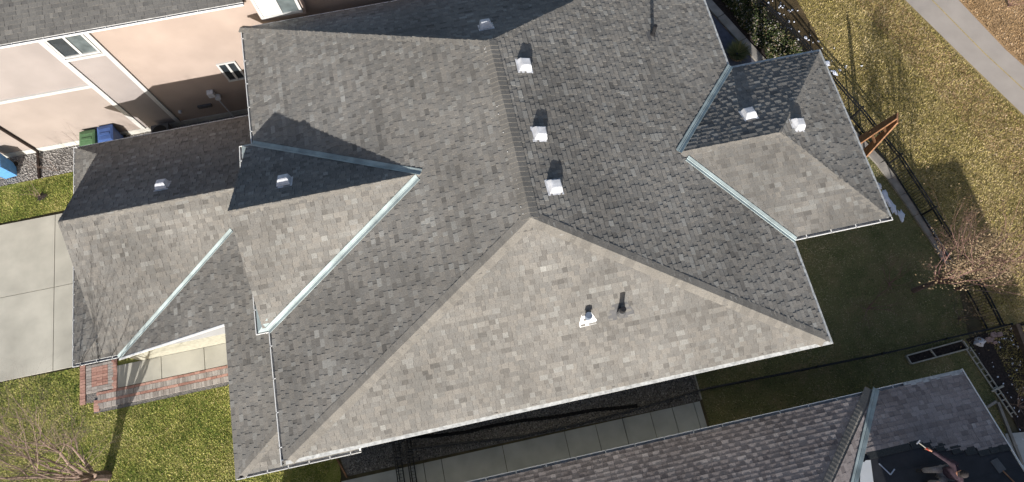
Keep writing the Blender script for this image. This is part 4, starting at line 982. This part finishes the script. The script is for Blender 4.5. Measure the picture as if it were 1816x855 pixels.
# ---------------------------------------------------------------- roofing tools and worker
def on3(x, y, h=0.0): return S3.at(x, y, h)
m_ = MB(); m_.bar(on3(16.95, -3.62, -.01), on3(17.12, -3.98, -.01), .035, .012, up=S3.n); m_.bar(on3(17.12, -3.98, -.011), on3(17.32, -3.86, -.011), .035, .012, up=S3.n)
tag(m_.build('framing_square', 'steel'), 'L-shaped steel framing square lying on the black underlayment', 'square')
wsx = [(16.44, -3.44), (16.52, -3.5), (16.6, -3.46), (16.74, -3.48), (16.42, -4.3), (15.95, -4.3)]
m_ = MB(); A = [on3(x, y, .03) for x, y in wsx]; B = [p - S3.n * .05 for p in A]
m_.add(A + B, [(5, 4, 3, 2, 1, 0)] + [(i, (i + 1) % 6, 6 + (i + 1) % 6, 6 + i) for i in range(6)]); tag(m_.build('metal_sheet', 'white'), 'torn white metal sheet lying beside the valley on the underlayment', 'sheet')
pb = thing('shovel', 'dark shovel with an orange wooden handle lying on the underlayment', 'shovel', on3(20.4, -4.4))
m_ = MB(); m_.tube(on3(20.36, -4.55, .005), on3(20.7, -5.5, .005), .02, .02, 8, cap=True); m_.build('handle', 'wood', pb)
m_ = MB(); A = [on3(x, y, .01) for x, y in ((20.17, -4.24), (20.42, -4.19), (20.48, -4.54), (20.22, -4.6))]; m_.add(A + [p - S3.n * .02 for p in A], [(3, 2, 1, 0), (4, 5, 6, 7), (0, 1, 5, 4), (1, 2, 6, 5), (2, 3, 7, 6), (3, 0, 4, 7)]); m_.build('blade', 'flash_dull', pb)

def skin_obj(name, verts, edges, radii, m, parent, off, sub=1, root=0):
    me = bpy.data.meshes.new(name); me.from_pydata([V(v) for v in verts], edges, []); me.materials.append(M[m])
    o = bpy.data.objects.new(name, me); C.objects.link(o)
    if parent: o.parent = parent
    md = o.modifiers.new('skin', 'SKIN'); md.use_smooth_shade = True
    lay = me.skin_vertices[0] if me.skin_vertices else None
    if lay is None:
        bm_ = __import__('bmesh').new(); bm_.from_mesh(me); bm_.verts.layers.skin.verify(); bm_.to_mesh(me); bm_.free(); lay = me.skin_vertices[0]
    for i, r in enumerate(radii):
        lay.data[i].radius = (r, r) if not isinstance(r, tuple) else r; lay.data[i].use_root = (i == root)
    if sub: s_ = o.modifiers.new('sub', 'SUBSURF'); s_.levels = sub; s_.render_levels = sub
    return o
H = on3(18.55, -4.22)
pr = thing('person', 'person in a plum jacket and dark cap crouching with a hammer on the roof', 'person', H)
# joints, local to the hips; facing -X (down the picture's left)
J = dict(pel=(0, 0, .22), sp1=(.03, 0, .38), sp2=(.05, 0, .55), nk=(.04, 0, .72), nk2=(.02, 0, .78), hd=(.0, 0, .87), hd2=(-.01, 0, .98),
         hl=(-.03, -.10, .20), kl=(-.36, -.17, .46), al=(-.42, -.15, .07), tl=(-.58, -.16, .04),
         hr=(-.03, .10, .20), kr=(-.38, .16, .40), ar=(-.46, .15, .07), tr=(-.62, .17, .04),
         sl=(.05, -.19, .66), el=(-.12, -.30, .44), wl=(-.30, -.18, .46), pl=(-.37, -.15, .47),
         sr=(.05, .19, .66), er=(-.10, .42, .50), wr=(-.24, .60, .42), pr=(-.29, .65, .40))
J = {k: tuple(c * 1.15 for c in v) for k, v in J.items()}
ks = list(J); idx = {k: i for i, k in enumerate(ks)}
ed_ = [('pel', 'sp1'), ('sp1', 'sp2'), ('sp2', 'nk'), ('nk', 'nk2'), ('nk2', 'hd'), ('hd', 'hd2'), ('pel', 'hl'), ('hl', 'kl'), ('kl', 'al'), ('al', 'tl'), ('pel', 'hr'), ('hr', 'kr'), ('kr', 'ar'), ('ar', 'tr'), ('sp2', 'sl'), ('sl', 'el'), ('el', 'wl'), ('wl', 'pl'), ('sp2', 'sr'), ('sr', 'er'), ('er', 'wr'), ('wr', 'pr')]
rd = dict(pel=.13, sp1=.12, sp2=.13, nk=.06, nk2=.05, hd=.085, hd2=.075, hl=.085, kl=.058, al=.04, tl=.035, hr=.085, kr=.058, ar=.04, tr=.035, sl=.065, el=.042, wl=.028, pl=.036, sr=.065, er=.042, wr=.028, pr=.036)
verts = [(V(J[k]) * .35 + V(J['a' + k[1]]) * .65) if k in ('tl', 'tr') else J[k] for k in ks]; rd = {k: v * 1.12 for k, v in rd.items()}; rad = [rd[k] for k in ks]; edges = [(idx[a], idx[b_]) for a, b_ in ed_]
for base, dr, sd_ in (('pl', V((-.8, .15, -.35)), -1), ('pr', V((-.6, .5, -.45)), 1)):
    b_ = V(J[base]); dr = dr.normalized(); sd = dr.cross(V((0, 0, 1))).normalized()
    for k, ln in zip((-1.5, -.5, .5, 1.5), (.062, .072, .068, .052)):
        i0 = len(verts); verts.append(b_ + dr * .035 + sd * k * .018); rad.append(.0095); verts.append(b_ + dr * (.035 + ln * .6) + sd * k * .02 - V((0, 0, .012))); rad.append(.0088); verts.append(b_ + dr * (.035 + ln * .75) + sd * k * .02 - V((0, 0, .04))); rad.append(.0078)
        edges += [(idx[base], i0), (i0, i0 + 1), (i0 + 1, i0 + 2)]
    i0 = len(verts); verts.append(b_ + sd * .035 * sd_ + dr * .005); rad.append(.011); verts.append(b_ + sd * .05 * sd_ + dr * .04 - V((0, 0, .01))); rad.append(.009); edges += [(idx[base], i0), (i0, i0 + 1)]
skin_obj('body', verts, edges, rad, 'skin', pr, H)
def part_skin(name, keys, m, grow_, extra=None, sub=1):
    v = [J[k] for k in keys]; r = [rd[k] + grow_ for k in keys]; ii = {k: i for i, k in enumerate(keys)}
    e = [(ii[a], ii[b_]) for a, b_ in ed_ if a in ii and b_ in ii]; return skin_obj(name, v, e, r, m, pr, H, sub)
part_skin('jacket', ['sp1', 'sp2', 'nk', 'sl', 'el', 'wl', 'sr', 'er', 'wr', 'pel'], 'jacket', .026)
part_skin('jeans', ['pel', 'hl', 'kl', 'al', 'hr', 'kr', 'ar'], 'jeans', .034)
for a, b_ in (('al', 'tl'), ('ar', 'tr')):
    skin_obj('boot', [J[a], V(J[a]) * .5 + V(J[b_]) * .5, J[b_]], [(0, 1), (1, 2)], [.06, .058, .05], 'boot', pr, H)
# face, hair, cap
hd = V(J['hd'])
m_ = MB()
for s_ in (-1, 1): m_.tube(H + hd + V((-.085, s_ * .032, .03)), H + hd + V((-.094, s_ * .032, .03)), .012, .008, 8, cap=True)
m_.build('eyes', 'boot', pr)
m_ = MB(); m_.add([H + hd + V(p) for p in ((-.08, 0, .03), (-.078, -.016, -.012), (-.078, .016, -.012), (-.112, 0, -.012))], [(0, 1, 3), (0, 3, 2), (1, 2, 3)])
m_.box(H + hd + V((-.078, 0, -.045)), (.02, .045, .01))
for s_ in (-1, 1): m_.box(H + hd + V((0, s_ * .092, .0)), (.035, .02, .05))
m_.build('face', 'skin', pr)
m_ = MB(); n_ = 14; rings = [(.0, .108), (.05, .104), (.09, .08), (.112, .04)]
c0 = hd + V((.0, 0, .055)); P = []
for z, r in rings: P += [H + c0 + V((math.cos(6.283 * i / n_) * r * 1.08, math.sin(6.283 * i / n_) * r, z)) for i in range(n_)]
P.append(H + c0 + V((0, 0, .12))); F = [(k * n_ + i, k * n_ + (i + 1) % n_, (k + 1) * n_ + (i + 1) % n_, (k + 1) * n_ + i) for k in range(3) for i in range(n_)] + [(3 * n_ + i, 3 * n_ + (i + 1) % n_, 4 * n_) for i in range(n_)]
m_.add(P, F); br = [H + c0 + V((-.08 - .1 * math.cos(a), .085 * math.sin(a), .006 - .02 * math.cos(a))) for a in [(-1.57 + 3.14 * i / 8) for i in range(9)]]
m_.add(br + [p + V((0, 0, .012)) for p in br], [tuple(range(9)), tuple(range(17, 8, -1))] + [(i, i + 1, 10 + i, 9 + i) for i in range(8)])
m_.build('cap', 'cap_dark', pr)
# hammer in the right hand
hh = H + V(J['pr']) + V((-.04, .03, -.02)); hm2 = thing('hammer', 'hammer with a pale handle and red grip held out by the crouching person', 'hammer', hh)
dr = V((-.45, .75, -.22)).normalized()
m_ = MB(); m_.tube(hh - dr * .06, hh + dr * .26, .016, .014, 8, cap=True); m_.build('handle', 'wood_pale', hm2)
m_ = MB(); m_.tube(hh - dr * .08, hh + dr * .02, .02, .02, 8, cap=True); m_.build('grip', 'red', hm2)
m_ = MB(); s_ = dr.cross(V((0, 0, 1))).normalized(); m_.bar(hh + dr * .26 - s_ * .07, hh + dr * .26 + s_ * .08, .035, .035); m_.build('head', 'steel', hm2)
